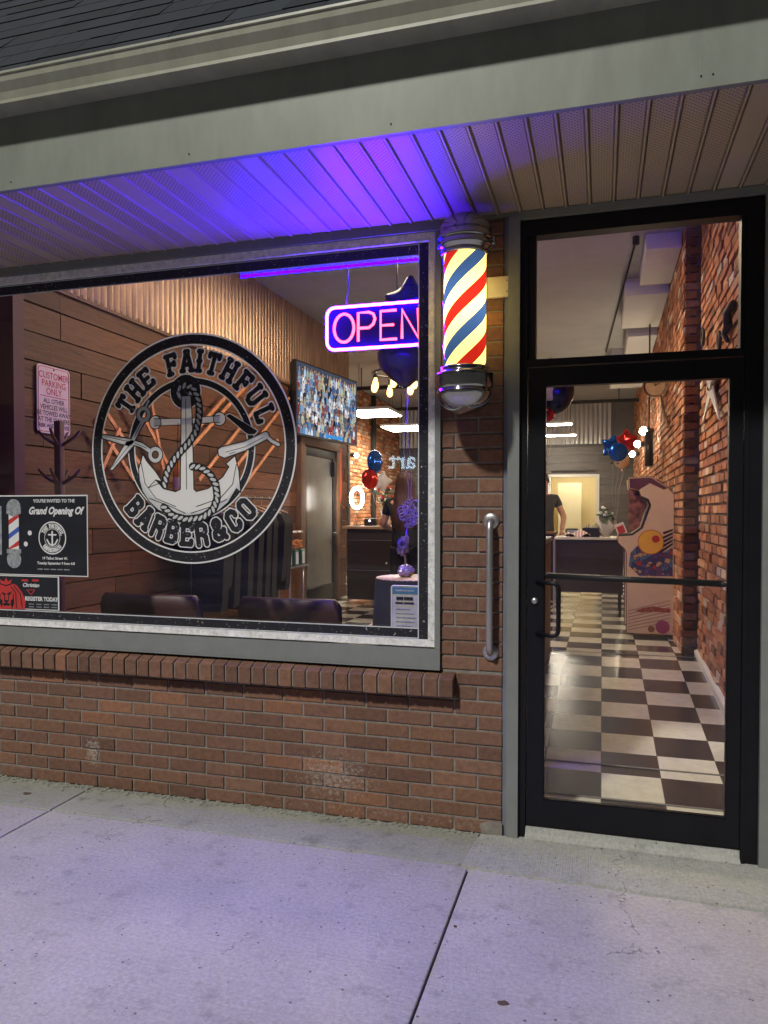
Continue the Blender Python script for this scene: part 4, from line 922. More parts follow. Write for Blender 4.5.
# parking sign on the plank wall
PS = thing('parking_sign', 'white metal sign with red CUSTOMER PARKING ONLY lettering on the left plank wall', 'sign', (-3.58, .77, 2.05))
ya, yb, za, zb_ = .612, .93, 2.055, 2.51
def rpoly(a, b, c, d, r): return rr(a, b, c, d, r)
q = MB(); q.prism(rr(ya, yb, za, zb_, .03), 'x', -3.588, -3.584); q.build('plate', mat('reflective_white', (.72, .56, .54), .4, var=.05), PS)
q = MB(); q.tube([(-3.583, y, z) for y, z in rr(ya+.012, yb-.012, za+.012, zb_-.012, .025)], .0022, 4, closed=True); q.box((-3.584, ya+.03, 2.302), (-3.582, yb-.03, 2.306)); q.build('border', M_pred, PS)
ym = (ya+yb)/2
for (t_, s_, z, m_) in (('CUSTOMER', .062, 2.442, M_pred), ('PARKING', .062, 2.388, M_pred), ('ONLY', .062, 2.336, M_pred), ('ALL OTHER', .043, 2.272, M_pblack), ('VEHICLES WILL', .043, 2.23, M_pblack), ('BE TOWED AWAY', .043, 2.188, M_pblack), ('AT THE OWNERS', .043, 2.146, M_pblack), ('RISK AND EXPENSE', .038, 2.105, M_pblack)):
    mini('lettering', t_, s_, -3.5825, ym, z, PS, m_, 0, .0008, .92, n='+x') if False else None
    k = MB(); M4 = Matrix(((0, 0, 1, -3.5825), (1, 0, 0, ym), (0, 1, 0, z), (0, 0, 0, 1))); k.add_mesh(text_mesh(t_, s_, 0, .0008, 'CENTER', .9), M4); k.build('lettering', m_, PS)
for zz in (za+.02, zb_-.022):
    q = MB(); q.ball((-3.582, ym, zz), .006, 8); q.build('screw', M_pblack, PS)
# coat tree
Yc = .42; ct = on_y(59, 421, Yc); CT = thing('coat_tree', 'dark maroon wooden coat tree with upturned pegs in front of the plank wall', 'coat tree', (ct.x, Yc, FZ))
M_mwood = mat('maroon_wood', (.09, .025, .028), .4, var=.2, scale=5)
q = MB(); q.rbox((ct.x-.022, Yc-.022, FZ+.05), (ct.x+.022, Yc+.022, ct.z), .005); q.build('pole', M_mwood, CT)
for z in (ct.z-.12, ct.z-.36):
    for k in range(4):
        a = PI/2*k+.3; q = MB(); dx, dy = math.cos(a), math.sin(a)
        q.tube([(ct.x+.02*dx, Yc+.02*dy, z-.03), (ct.x+.09*dx, Yc+.09*dy, z+.015), (ct.x+.13*dx, Yc+.13*dy, z+.06)], [.011, .01, .008], 6); q.build('peg', M_mwood, CT)
for k in range(4):
    a = PI/2*k; q = MB(); dx, dy = math.cos(a), math.sin(a); q.tube([(ct.x, Yc, FZ+.1), (ct.x+.2*dx, Yc+.2*dy*.6, FZ+.015)], .016, 6); q.build('foot', M_mwood, CT)
# fan of copper toned slats on the wall
M_cop = mat('copper_stained_wood', (.62, .26, .11), .35, var=.35, scale=20, metal=.2)
SF = thing('slat_wall_art', 'crossed copper coloured wooden slats leaning in a V on the plank wall behind the logo', 'wall art', (-3.52, 2.2, 1.2))
def wpt(px, py, X=-3.53): p = on_x(px, py, X); return p
for i, (a, b_) in enumerate((((106, 412), (155, 488)), ((97, 424), (133, 480)), ((100, 470), (118, 428)), ((132, 400), (168, 470)), ((146, 392), (160, 470)), ((265, 392), (195, 480)), ((240, 388), (182, 452)), ((285, 398), (205, 500)), ((224, 392), (190, 430)), ((272, 440), (225, 502)))):
    A, Bp = wpt(*a), wpt(*b_); A.x += .008*i; Bp.x += .008*i
    q = MB(); d = (Bp-A).normalized(); w = Vector((1, 0, 0)).cross(d)*.016; h = Vector((.006, 0, 0))
    v = [A-w-h, A+w-h, A+w+h, A-w+h, Bp-w-h, Bp+w-h, Bp+w+h, Bp-w+h]; q.vf(v, [(0,1,2,3),(7,6,5,4),(0,4,5,1),(1,5,6,2),(2,6,7,3),(3,7,4,0)]); q.build('slat', M_cop, SF)
# bottle on a bracket shelf
pbt = on_x(180, 496, -3.45)
WS = thing('wall_shelf', 'small dark wall shelf under the slats, behind the anchor', 'shelf', (-3.5, pbt.y, pbt.z-.03)); q = MB(); q.box((-3.59, pbt.y-.2, pbt.z-.025), (-3.36, pbt.y+.2, pbt.z)); q.build('board', M_dwood, WS)
for s in (-.15, .15):
    q = MB(); q.box((-3.59, pbt.y+s-.008, pbt.z-.14), (-3.57, pbt.y+s+.008, pbt.z-.026)); q.build('bracket', M_bmetal, WS)
BO = thing('bottle', 'orange labelled bottle on the small shelf behind the anchor logo', 'bottle', (-3.45, pbt.y, pbt.z))
q = MB(); q.lathe([(.0005, .001), (.055, .001), (.058, .01), (.058, .2), (.05, .24), (.02, .29), (.018, .33)], n=20, mat=Matrix.Translation((-3.45, pbt.y, pbt.z))); q.build('glass_body', mat('amber', (.7, .28, .06), .2, var=.2), BO)
q = MB(); q.lathe([(.0591, .05), (.0591, .16)], n=20, mat=Matrix.Translation((-3.45, pbt.y, pbt.z))); q.build('label', mat('cream_label', (.8, .6, .3), .5), BO)
q = MB(); q.lathe([(.02, .33), (.02, .36), (.0005, .36)], n=12, mat=Matrix.Translation((-3.45, pbt.y, pbt.z))); q.build('cap', M_pred, BO)

# waiting chairs
def chair(pxl_, pxr_, pyt, Y, label):
    a, b_ = on_y(pxl_, pyt, Y), on_y(pxr_, pyt, Y); xa, xb, zt = a.x, b_.x, a.z; xm = (xa+xb)/2
    t = thing('waiting_chair', label, 'chair', (xm, Y+.3, FZ), 'waiting chairs with their backs to the window')
    q = MB(); rows = []
    for (dy, z) in ((.06, zt-.42), (.03, zt-.25), (.0, zt-.08), (-.01, zt-.015), (.01, zt), (.045, zt-.005), (.06, zt-.05), (.09, zt-.25), (.12, zt-.42)):
        rows.append([(xm+(xb-xa)/2*s*(1-.06*(abs(s) > .9)*(zt-z < .02)), Y+dy-.03*(1-abs(s)), z-(.012 if abs(s) > .99 and zt-z < .03 else 0)) for s in (-1, -.96, -.5, 0, .5, .96, 1)])
    V = [p for r_ in rows for p in r_]; n = 7; Fc = [(i*n+k, i*n+k+1, (i+1)*n+k+1, (i+1)*n+k) for i in range(len(rows)-1) for k in range(n-1)]
    Fc += [[i*n for i in range(len(rows))], [i*n+n-1 for i in range(len(rows))][::-1], list(range(n)), [(len(rows)-1)*n+k for k in range(n)]]
    q.vf(V, Fc, None, True); q.build('backrest', M_maroon, t)
    zs_ = FZ+.42; q = MB(); q.rbox((xa+.03, Y+.1, zs_), (xb-.03, Y+.6, zs_+.09), .025); q.build('seat', M_maroon, t)
    for s in (-1, 1):
        for yy in (.1, .55):
            q = MB(); q.tube([(xm+s*(xb-xa)*.42, Y+yy, zs_), (xm+s*(xb-xa)*.46, Y+yy+.02, FZ)], .013, 8); q.build('leg', M_bmetal, t)
chair(100, 197, 592, .42, 'maroon waiting chair under the left half of the round logo')
chair(238, 338, 596, .42, 'maroon waiting chair below the snack dispensers, nearer the door')

# television showing a crowd
tva = Vector((-3.50, 4.72, 0)); tvb = Vector((-3.30, 6.40, 0)); tz0, tz1 = 2.44, 3.33
TV = thing('television', 'large wall television showing a colourful crowd, angled out from the plank wall', 'television', (-3.45, 5.5, tz0))
dT = (tvb-tva).normalized(); nT = Vector((dT.y, -dT.x, 0))
def slab(q, u0, u1, z0, z1, d0, d1):
    v = [tva+dT*u+nT*d+Vector((0, 0, z)) for z in (z0, z1) for (u, d) in ((u0, d0), (u1, d0), (u1, d1), (u0, d1))]; q.vf(v, [(0,3,2,1),(4,5,6,7),(0,1,5,4),(1,2,6,5),(2,3,7,6),(3,0,4,7)])
q = MB(); slab(q, 0, 1.7, tz0, tz1, -.03, .02); q.build('casing', M_bmetal, TV)
def crowd():
    m_, nt, b, N, L = nodes('crowd_screen')
    geo = N('ShaderNodeNewGeometry')
    v = N('ShaderNodeTexVoronoi'); v.inputs['Scale'].default_value = 30; L(geo.outputs['Position'], v.inputs['Vector'])
    hs = N('ShaderNodeSeparateColor'); L(v.outputs['Color'], hs.inputs[0])
    r = N('ShaderNodeValToRGB'); r.color_ramp.interpolation = 'CONSTANT'; e = r.color_ramp.elements
    cols = [(.03, .05, .10), (.30, .42, .55), (.06, .14, .30), (.55, .58, .62), (.22, .05, .06), (.02, .02, .03), (.35, .25, .2), (.12, .22, .38), (.4, .34, .2)]
    e[0].color = (*cols[0], 1); e[1].position = 1/9; e[1].color = (*cols[1], 1)
    for i in range(2, 9): q = e.new(i/9); q.color = (*cols[i], 1)
    L(hs.outputs[0], r.inputs[0])
    mpv = N('ShaderNodeMapping'); mpv.inputs['Scale'].default_value = (1, 1, .6); L(geo.outputs['Position'], mpv.inputs[0]); L(mpv.outputs[0], v.inputs['Vector']); v.inputs['Scale'].default_value = 20
    n0 = N('ShaderNodeTexNoise'); n0.inputs['Scale'].default_value = 2.6; n0.inputs['Detail'].default_value = 4; n0.inputs['Distortion'].default_value = 1; L(geo.outputs['Position'], n0.inputs['Vector'])
    n = N('ShaderNodeMapRange'); n.inputs['From Min'].default_value = .35; n.inputs['From Max'].default_value = .62; n.inputs['To Min'].default_value = .12; n.inputs['To Max'].default_value = 1.25; L(n0.outputs['Fac'], n.inputs[0])
    mx = N('ShaderNodeMix'); mx.data_type = 'RGBA'; mx.blend_type = 'MULTIPLY'; mx.inputs[0].default_value = 1; L(r.outputs[0], mx.inputs[6]); L(n.outputs[0], mx.inputs[7])
    L(mx.outputs[2], b.inputs['Emission Color']); b.inputs['Emission Strength'].default_value = 1.3; b.inputs['Base Color'].default_value = (.02, .02, .02, 1); b.inputs['Roughness'].default_value = .15; return m_
q = MB(); slab(q, .02, 1.68, tz0+.02, tz1-.02, .0205, .0215); sc_o = q.build('screen', emis('screen_back', (.05, .07, .12), 1.), TV)
q = MB()
def tvp(u, z, d): return tva+dT*u+nT*d+Vector((0, 0, z))
ccol = [(.30, .42, .58), (.55, .60, .66), (.06, .12, .26), (.02, .025, .04), (.12, .24, .42), (.70, .72, .75), (.24, .05, .05), (.10, .10, .12), (.35, .40, .30), (.45, .38, .22)]
for row in range(9):
    zz = tz1-.10-row*.088; u = .05+random.uniform(0, .05); d = .022+row*.0004
    while u < 1.64:
        w = random.uniform(.028, .042); zj = zz+random.uniform(-.022, .022); c = random.choice(ccol); kk = random.uniform(.6, 1.15); c = tuple(v*kk for v in c)
        sk = random.choice([(.42, .24, .17), (.32, .18, .12), (.5, .32, .24)]); hr_ = random.choice([(.03, .02, .015), (.14, .08, .04), (.3, .22, .12), (.04, .07, .15)])
        zl = max(tz0+.022, zj-.11)
        q.face([tvp(max(.022, u-w), zl, d), tvp(min(1.678, u+w), zl, d), tvp(min(1.678, u+w*.9), max(zl, zj-.02), d), tvp(u+w*.4, max(zl, zj), d), tvp(u-w*.4, max(zl, zj), d), tvp(max(.022, u-w*.9), max(zl, zj-.02), d)], c)
        if random.random() < .4 and zj+.05 < tz1-.03: q.face([tvp(u+w*.7, max(zl, zj-.02), d+.0001), tvp(min(1.678, u+w*.95), max(zl, zj-.02), d+.0001), tvp(min(1.678, u+w*1.1), zj+.05, d+.0001), tvp(u+w*.85, zj+.05, d+.0001)], random.choice([sk, c]))
        if zj > tz0+.03: q.face([tvp(u+.015*math.cos(a), max(tz0+.022, zj+.018+.02*math.sin(a)), d+.0001) for a in [i*PI/4 for i in range(8)]], sk); q.face([tvp(u+.0165*math.cos(a), max(tz0+.022, zj+.024+.018*math.sin(a)), d+.0002) for a in [i*PI/4 for i in range(5)]], hr_)
        u += random.uniform(.05, .08)
def scr():
    m_ = bpy.data.materials.new('crowd_picture'); m_.use_nodes = True; nt = m_.node_tree; nt.nodes.clear(); a = nt.nodes.new('ShaderNodeVertexColor'); a.layer_name = 'Col'; e = nt.nodes.new('ShaderNodeEmission'); e.inputs[1].default_value = 1.25; o = nt.nodes.new('ShaderNodeOutputMaterial'); nt.links.new(a.outputs[0], e.inputs[0]); nt.links.new(e.outputs[0], o.inputs[0]); return m_
q.face([tvp(.75, tz0+.03, .027), tvp(1.25, tz0+.03, .027), tvp(1.25, tz0+.075, .027), tvp(.75, tz0+.075, .027)], (.05, .25, .6))
q.build('crowd_image', scr(), sc_o, smooth_angle='keep')
q = MB(); q.box((-3.6, 5.4, 2.75), (-3.44, 5.6, 2.95)); q.build('wall_mount', M_bmetal, TV)

# door in the plank wall
OD = thing('office_door', 'brown wood framed glass door set in the left wall under the television', 'door', (-3.57, 5.7, FZ))
q = MB()
for (a, b_, c, d) in ((5.0, 5.14, FZ, 2.36), (6.28, 6.42, FZ, 2.36), (5.0, 6.42, 2.36, 2.5)): q.rbox((-3.62, a, c), (-3.53, b_, d), .005)
q.build('frame', M_dwood, OD)
q = MB()
for (a, b_, c, d) in ((5.15, 5.23, FZ+.02, 2.34), (6.19, 6.27, FZ+.02, 2.34), (5.23, 6.19, 2.24, 2.34), (5.23, 6.19, FZ+.02, FZ+.25)): q.rbox((-3.6, a, c), (-3.55, b_, d), .004)
lf = q.build('leaf', M_bmetal, OD)
q = MB(); q.box((-3.585, 5.23, FZ+.25), (-3.57, 6.19, 2.24)); q.build('pane', mat('frosted_grey', (.20, .20, .18), .25, var=.2, scale=2), lf)
q = MB(); q.tube([(-3.55, 6.2, 1.2), (-3.49, 6.17, 1.22), (-3.49, 6.02, 1.24)], .012, 8); q.build('handle', M_steel, lf)
q = MB(); q.box((-3.55, 6.1, 2.0), (-3.5, 6.16, 2.2)); q.build('closer', M_bmetal, lf)
# small jackets / clothes rack
GR = thing('clothing_rack', 'black metal clothes rack along the plank wall under the lower right of the logo', 'clothes rack', (-3.3, 2.9, FZ))
ra, rb2 = on_x(196, 490, -3.3), on_x(272, 492, -3.3); zr = 1.66
q = MB(); q.tube([(-3.3, ra.y-.1, FZ), (-3.3, ra.y-.1, zr), (-3.3, rb2.y+.1, zr), (-3.3, rb2.y+.1, FZ)], .014, 8); q.build('rail', M_bmetal, GR)
for yy in (ra.y-.1, rb2.y+.1):
    q = MB(); q.tube([(-3.5, yy, FZ+.02), (-3.1, yy, FZ+.02)], .014, 8); q.build('foot', M_bmetal, GR)
n = 9
M_hang = mat('hanger_wood', (.6, .36, .18), .45, var=.15)
for k in range(n):
    yy = ra.y+(rb2.y-ra.y)*(k+.5)/n; G = thing('jacket', 'black garment hanging on the clothes rack', 'garment', (-3.3, yy, .8), 'black garments on the rack')
    G['label'] = 'one of the black garments crowded on wooden hangers along the rack'
    L_ = random.uniform(.7, 1.0); ws = random.uniform(.82, 1.12); xo = random.uniform(-.05, .05)
    q = MB(); prof = [(0, 0), (.07, -.01), (.2, -.06), (.235, -.14), (.22, -.45), (.2, -L_+.05), (.19, -L_), (-.19, -L_), (-.2, -L_+.05), (-.22, -.45), (-.235, -.14), (-.2, -.06), (-.07, -.01)]
    m1 = [(-3.3+xo+u*ws, zr-.1+v+random.uniform(-.008, .008)) for u, v in prof]; q.prism([(a, b_) for a, b_ in m1], 'y', yy-.05, yy+.055); q.build('cloth', M_cloth, G)
    q = MB(); q.tube([(-3.3-.21, yy, zr-.145), (-3.3, yy, zr-.07), (-3.3+.21, yy, zr-.145)], .009, 6); q.tube([(-3.3, yy, zr-.07), (-3.3, yy, zr-.02), (-3.285, yy, zr+.018), (-3.31, yy, zr+.022), (-3.32, yy, zr)], .004, 5); q.build('hanger', M_hang, G)
# snack dispensers on a stand
sx_ = -3.2; p1 = on_x(291, 549, sx_)
SD = thing('snack_dispenser', 'pair of clear snack dispensers with orange sweets on a thin metal stand', 'dispenser', (sx_, p1.y, FZ))
d_ = (p1-CAM).length; s1 = .013
zt_ = on_x(291, 533, sx_).z; zm = on_x(291, 549, sx_).z; zb2 = on_x(291, 566, sx_).z
for k, yo in enumerate((-.16, 0.02, .2)):
    y_ = p1.y+yo; q = MB(); q.rbox((sx_-.06, y_-.06, zb2), (sx_+.06, y_+.06, zm-.01), .008); bx = q.build('base', mat('dark_green' if k == 0 else 'dark_green%d' % k, (.01, .07, .045), .4), SD)
    q = MB(); q.box((sx_+.061, y_-.03, zb2+.02), (sx_+.063, y_+.035, zm-.03)); q.build('label', M_paper, bx)
    q = MB(); q.box((sx_-.03, y_-.0635, zb2+.02), (sx_+.03, y_-.061, zm-.03)); q.build('label', M_paper, bx)
    q = MB(); q.lathe([(.05, zm-.01), (.05, zt_)], (sx_, y_), 16); q.build('tube', M_glass, SD)
    q = MB()
    for j_ in range(60): a = random.uniform(0, 6.28); r_ = .042*math.sqrt(random.random()); q.ball((sx_+r_*math.cos(a), y_+r_*math.sin(a), zm+random.uniform(0, .09)), .011, 6)
    tag(q.build('sweets', mat('orange_sweets' if k == 0 else 'orange_sweets%d' % k, (.75, .3, .08), .4), SD), kind='stuff')
    q = MB(); q.lathe([(.053, zt_), (.053, zt_+.02), (.001, zt_+.025)], (sx_, y_), 16); q.build('lid', M_steel, SD)
for (a, b_) in ((-.12, -.18), (.12, -.18), (-.06, .05), (.1, .22)):
    q = MB(); q.tube([(sx_+a*.5, p1.y+b_, FZ), (sx_+a*.5, p1.y+b_, zb2)], .008, 6); q.build('leg', M_steel, SD)
q = MB(); q.box((sx_-.09, p1.y-.25, zb2-.015), (sx_+.09, p1.y+.29, zb2)); q.build('tray', M_steel, SD)

# reception counter on the left
Yk = 5.95; ka = on_y(347, 526, Yk); kx1 = -1.55
RC = thing('reception_counter', 'tall dark cabinet counter with pale wood top behind the woman', 'counter', ((ka.x+kx1)/2, Yk, FZ))
q = MB(); q.rbox((ka.x, Yk, FZ+.06), (kx1, Yk+.55, ka.z-.04), .006); q.build('cabinet', M_dark, RC)
q = MB(); q.rbox((ka.x-.06, Yk-.05, ka.z-.04), (kx1+.05, Yk+.6, ka.z), .006); q.build('top', M_top, RC)
for z in (FZ+.45, FZ+.85):
    q = MB(); q.box((ka.x+.02, Yk-.006, z), (kx1-.02, Yk-.001, z+.006)); q.build('seam', M_steel, RC)
q = MB(); q.ball(((ka.x+.55), Yk-.01, FZ+.55), .018, 10); q.build('knob', M_steel, RC)
kz = ka.z
def on_counter(px, off=.2): p = on_y(px, 526, Yk+off); return p.x, Yk+off
rx, ry = on_counter(357)
RL = thing('ring_light', 'bright white ring lamp on a small stand at the left end of the counter', 'ring light', (rx, ry, kz))
cz_ = on_y(357, 498, ry).z
q = MB(); rr_ = .135; q.tube([(rx+rr_*.36*math.cos(a), ry+rr_*.8*math.cos(a), cz_+rr_*math.sin(a)) for a in [i*PI/16 for i in range(32)]], .022, 8, closed=True); q.build('lamp_ring', emis('ring_glow', (1, .93, .84), 30), RL)
q = MB(); q.tube([(rx, ry, kz+.01), (rx, ry, cz_-rr_-.01)], .006, 6); q.lathe([(.06, kz+.001), (.06, kz+.01), (.001, kz+.012)], (rx, ry), 16); q.build('stand', M_bmetal, RL)
bx_, by_ = on_counter(371); BX = thing('card_reader_box', 'small black box with a round white light on the counter', 'box', (bx_, by_, kz))
q = MB(); q.rbox((bx_-.08, by_-.06, kz+.001), (bx_+.08, by_+.06, kz+.1), .012); q.build('box_body', M_bmetal, BX); q = MB(); q.ball((bx_, by_-.065, kz+.07), .016, 10); q.build('light', emis('led', (1, 1, 1), 3), BX)
cx_, cy_ = on_counter(382); CN = thing('candle_jar', 'amber candle jar beside the flowers on the counter', 'candle', (cx_, cy_, kz)); q = MB(); q.lathe([(.001, kz+.002), (.04, kz+.002), (.042, kz+.09), (.036, kz+.1), (.001, kz+.1)], (cx_, cy_), 16); q.build('jar', mat('amber_wax', (.6, .25, .06), .3), CN)
def bouquet(x, y, z, s, label, cols, flower=True):
    t = thing('flower_bouquet', label, 'flowers', (x, y, z))
    q = MB(); q.lathe([(.001, z+.001), (.05*s, z+.001), (.04*s, z+.06*s), (.06*s, z+.16*s)], (x, y), 14); q.build('vase', M_foilw, t)
    q = MB(); g = MB()
    for i in range(26):
        a = random.uniform(0, 6.28); r_ = random.uniform(.0, .11)*s; zz = z+(.2+random.uniform(0, .16))*s
        for j_ in range(4):
            b_ = random.uniform(0, 6.28); c = Vector((x+r_*math.cos(a), y+r_*math.sin(a), zz)); d1 = Vector((math.cos(b_), math.sin(b_), .6))*.05*s; d2 = Vector((-math.sin(b_), math.cos(b_), 0))*.018*s
            g.face([c, c+d1*.5+d2, c+d1, c+d1*.5-d2])
        if i % 2 == 0: q.ball((x+r_*math.cos(a), y+r_*math.sin(a), zz+.04*s), random.uniform(.016, .026)*s, 8, random.choice(cols))
        g.tube([(x, y, z+.1*s), (x+r_*math.cos(a), y+r_*math.sin(a), zz)], .002, 4)
    q.build('blossoms', mat('petals_'+str(int(x*100)), (1, 1, 1), .6, attr=True, var=.1), t); g.build('leaves', MATS.get('leaf_green') or mat('leaf_green', (.08, .16, .05), .6, var=.4, scale=30), t)
fx, fy = on_counter(386, .3); bouquet(fx, fy, kz, 1.3, 'white and red flower bouquet on the counter just left of the woman', [(.8, .75, .6), (.8, .75, .6), (.6, .05, .06)])

def star_poly(r, n=5, k=.5, rot=PI/2): return [((r if i % 2 == 0 else r*k)*math.cos(rot+i*PI/n), (r if i % 2 == 0 else r*k)*math.sin(rot+i*PI/n)) for i in range(2*n)]
def foil(kind, c, r, m_, label, yawd=0, tilt=0, end=None, name='foil_balloon', group=None, depth=.38):
    t = thing(name, label, 'balloon', (c.x, c.y, c.z-r), group)
    q = MB(); M = Matrix.Translation(c) @ Matrix.Rotation(R(yawd), 4, 'Z') @ Matrix.Rotation(R(tilt), 4, 'Y')
    if kind == 'star':
        out = []
        base = star_poly(r, 5, .56)
        # rounded outline
        for i in range(10):
            a, b_, c_ = Vector(base[i-1]), Vector(base[i]), Vector(base[(i+1) % 10]); out += [b_.lerp(a, .28), b_.lerp(b_.lerp((a+c_)/2, .18), 1), b_.lerp(c_, .28)]
        V = []; L_ = [1, .93, .8, .6, .35, .12]; n = len(out)
        for s in (1, -1):
            for l in L_: V += [M @ Vector((p.x*l, -s*r*depth*(1-l**2.2)**.6, p.y*l)) for p in out]
            V.append(M @ Vector((0, -s*r*depth, 0)))
        Fc = []; blk = n*len(L_)+1
        for s in (0, 1):
            o = s*blk
            for i in range(len(L_)-1):
                for k in range(n): Fc.append((o+i*n+k, o+i*n+(k+1) % n, o+(i+1)*n+(k+1) % n, o+(i+1)*n+k))
            for k in range(n): Fc.append((o+(len(L_)-1)*n+k, o+(len(L_)-1)*n+(k+1) % n, o+blk-1))
        q.vf(V, Fc, None, True); bmesh.ops.remove_doubles(q.bm, verts=q.bm.verts, dist=1e-5)
    elif kind == 'round':
        prof = [(max(.0005, r*math.sin(PI*i/16)*(1-.08*(i < 5))), -r*math.cos(PI*i/16)*1.08-(r*.1 if i < 2 else 0)) for i in range(17)]; q.lathe(prof, n=24, mat=M)
    elif kind == 'disc':
        prof = [(max(.0005, r*math.sin(PI*i/16)), -r*depth*math.cos(PI*i/16)) for i in range(17)]; q.lathe(prof, n=28, mat=M @ Matrix.Rotation(R(90), 4, 'X'))
    q.build('skin', m_, t)
    q = MB(); b0 = Vector((c.x, c.y, c.z-r*1.02)); q.lathe([(.002, .0), (.014, -.03)], n=8, mat=Matrix.Translation(b0)); q.build('tail', m_, t)
    if end is not None:
        q = MB(); pts = [b0.lerp(end, k/8)+Vector((.012*math.sin(k*1.3), .008*math.cos(k), 0))*(k not in (0, 8)) for k in range(9)]; q.tube(pts, .0016, 4); q.build('string', M_ribbon, t)
    return t
g1 = 'foil balloons in the bunch on the counter'
e = Vector((fx, fy-.12, kz+.1))
foil('disc', on_y(375, 462, Yk+.2), .16, M_foilb, 'shiny blue balloon at the top of the counter bunch in the window', 72, 14, e, group=g1, depth=.4)
foil('disc', on_y(370, 479, Yk+.1), .14, M_foilr, 'red balloon just under the blue one above the counter', 58, -14, e, group=g1, depth=.45)
foil('star', on_y(382, 482, Yk+.3), .17, M_foilw, 'white star balloon right of the red one above the counter', 35, 10, e, group=g1)
# red pennant by the door
q = MB(); a = on_x(340, 448, -3.55); b_ = on_x(340, 505, -3.55); q.prism([(a.y-.09, a.z), (a.y+.09, a.z), (a.y+.09, b_.z+.12), (a.y, b_.z), (a.y-.09, b_.z+.12)], 'x', -3.56, -3.553); tag(q.build('pennant', mat('orange_red_cloth', (.7, .1, .04), .7, var=.1)), 'narrow orange red pennant hanging beside the office door', 'pennant')
# wall sconces / spot lamps
def spot(p, d, label, grp, st=30, r=.045):
    t = thing('spot_lamp', label, 'wall lamp', tuple(p), grp); q = MB(); d = Vector(d).normalized()
    q.tube([p, p+d*.1], [.035, .05], 10); q.build('shade', M_bmetal, t); q = MB(); q.ball(p+d*.12, r, 12); q.build('bulb', emis('spot_bulb', (1, .84, .6), st*8), t)
ps = on_x(351, 455, -4.6); spot(ps, (1, -.2, -.1), 'lit wall lamp on the rear brick wall, above the ring lamp', None, 30)
gs = 'lit spot lamps on the right brick wall'
for (px, py, l) in ((643, 431, 'spot lamp on the right brick wall, highest and nearest of the three'), (637, 444, 'middle one of three lit spot lamps right of the red star balloon'), (632, 454, 'lowest and farthest of the three lit spot lamps by the red star balloon')):
    p = on_x(px, py, .5); p.x = .5; q_ = Vector((.62, p.y, p.z)); spot(q_, (-1, -.35, -.05), l, gs, 40, .05)
# chandelier with bare bulbs
Yh = 2.7; hc = on_y(397, 386, Yh); CH = thing('bulb_chandelier', 'black ring chandelier of bare glowing filament bulbs hanging below the balloons', 'chandelier', (hc.x, Yh, hc.z)); Rh = .21
q = MB(); q.tube([(hc.x+Rh*math.cos(a), Yh+Rh*math.sin(a), hc.z+.11) for a in [i*PI/16 for i in range(32)]], .008, 6, closed=True); q.build('ring', M_bmetal, CH)
q = MB()
for k in range(3): a = k*2.09; q.tube([(hc.x+Rh*math.cos(a), Yh+Rh*math.sin(a), hc.z+.11), (hc.x, Yh, hc.z+.5)], .004, 5)
q.tube([(hc.x, Yh, hc.z+.5), (hc.x, Yh, 4.)], .006, 6); q.build('stem', M_bmetal, CH)
EB = emis('filament_glow', (1, .52, .15), 6)
for k in range(7):
    a = k*2*PI/7+.35; x, y = hc.x+Rh*math.cos(a), Yh+Rh*math.sin(a); z0 = hc.z+random.uniform(-.012, .012)
    q = MB(); q.tube([(x, y, z0+.1), (x, y, z0+.05)], .015, 8); sk = q.build('socket', M_bmetal, CH)
    q = MB(); q.lathe([(.0005, -.055), (.018, -.048), (.028, -.025), (.026, 0), (.014, .035), (.012, .05)], n=12, mat=Matrix.Translation((x, y, z0))); q.build('bulb', EB, CH)

# balloons, table and notice at the right of the window
Yt = .62; tc = on_y(411, 577, Yt); tr_ = .2
PT = thing('pedestal_table', 'round table draped to the floor in black cloth at the right of the window', 'table', (tc.x, Yt, FZ))
q = MB(); V = []; Fc = []; n = 64
for i in range(n):
    a = 2*PI*i/n; w = .018*math.sin(a*9)
    V += [(tc.x+tr_*math.cos(a), Yt+tr_*math.sin(a), tc.z-.004), (tc.x+(tr_+.004)*math.cos(a), Yt+(tr_+.004)*math.sin(a), tc.z-.02), (tc.x+(tr_+.02+w)*math.cos(a), Yt+(tr_+.02+w)*math.sin(a), FZ+.4), (tc.x+(tr_+.04+w*1.6)*math.cos(a), Yt+(tr_+.04+w*1.6)*math.sin(a), FZ+.005)]
for i in range(n):
    for k in range(3): j_ = (i+1) % n; Fc.append((4*i+k, 4*j_+k, 4*j_+k+1, 4*i+k+1))
q.vf(V, Fc, None, True); q.build('tablecloth', M_cloth, PT)
q = MB(); q.lathe([(.001, tc.z-.012), (tr_-.002, tc.z-.012), (tr_+.001, tc.z-.006), (tr_-.003, tc.z), (.001, tc.z)], (tc.x, Yt), 40); q.build('table_top', M_top, PT)
wx = on_y(406, 570, Yt)
BWt = thing('balloon_weight', 'crinkled lilac foil balloon weight with a stalk of curled ribbons on the draped table', 'balloon weight', (wx.x, Yt, tc.z))
q = MB(); bmesh.ops.create_icosphere(q.bm, subdivisions=3, radius=.045)
for v in q.bm.verts: v.co = v.co*(1+random.uniform(-.16, .16)); v.co.z *= .8; v.co += Vector((wx.x, Yt, tc.z+.034))
q.build('weight', mat('lilac_foil', (.35, .28, .45), .3, metal=.5, var=.2), BWt)
q = MB(); bmesh.ops.create_icosphere(q.bm, subdivisions=3, radius=.03)
for v in q.bm.verts: v.co = v.co*(1+random.uniform(-.3, .3)); v.co.z *= 1.7; v.co += Vector((wx.x-.02, Yt, tc.z+.17))
q.build('knot', MATS['lilac_foil'], BWt)
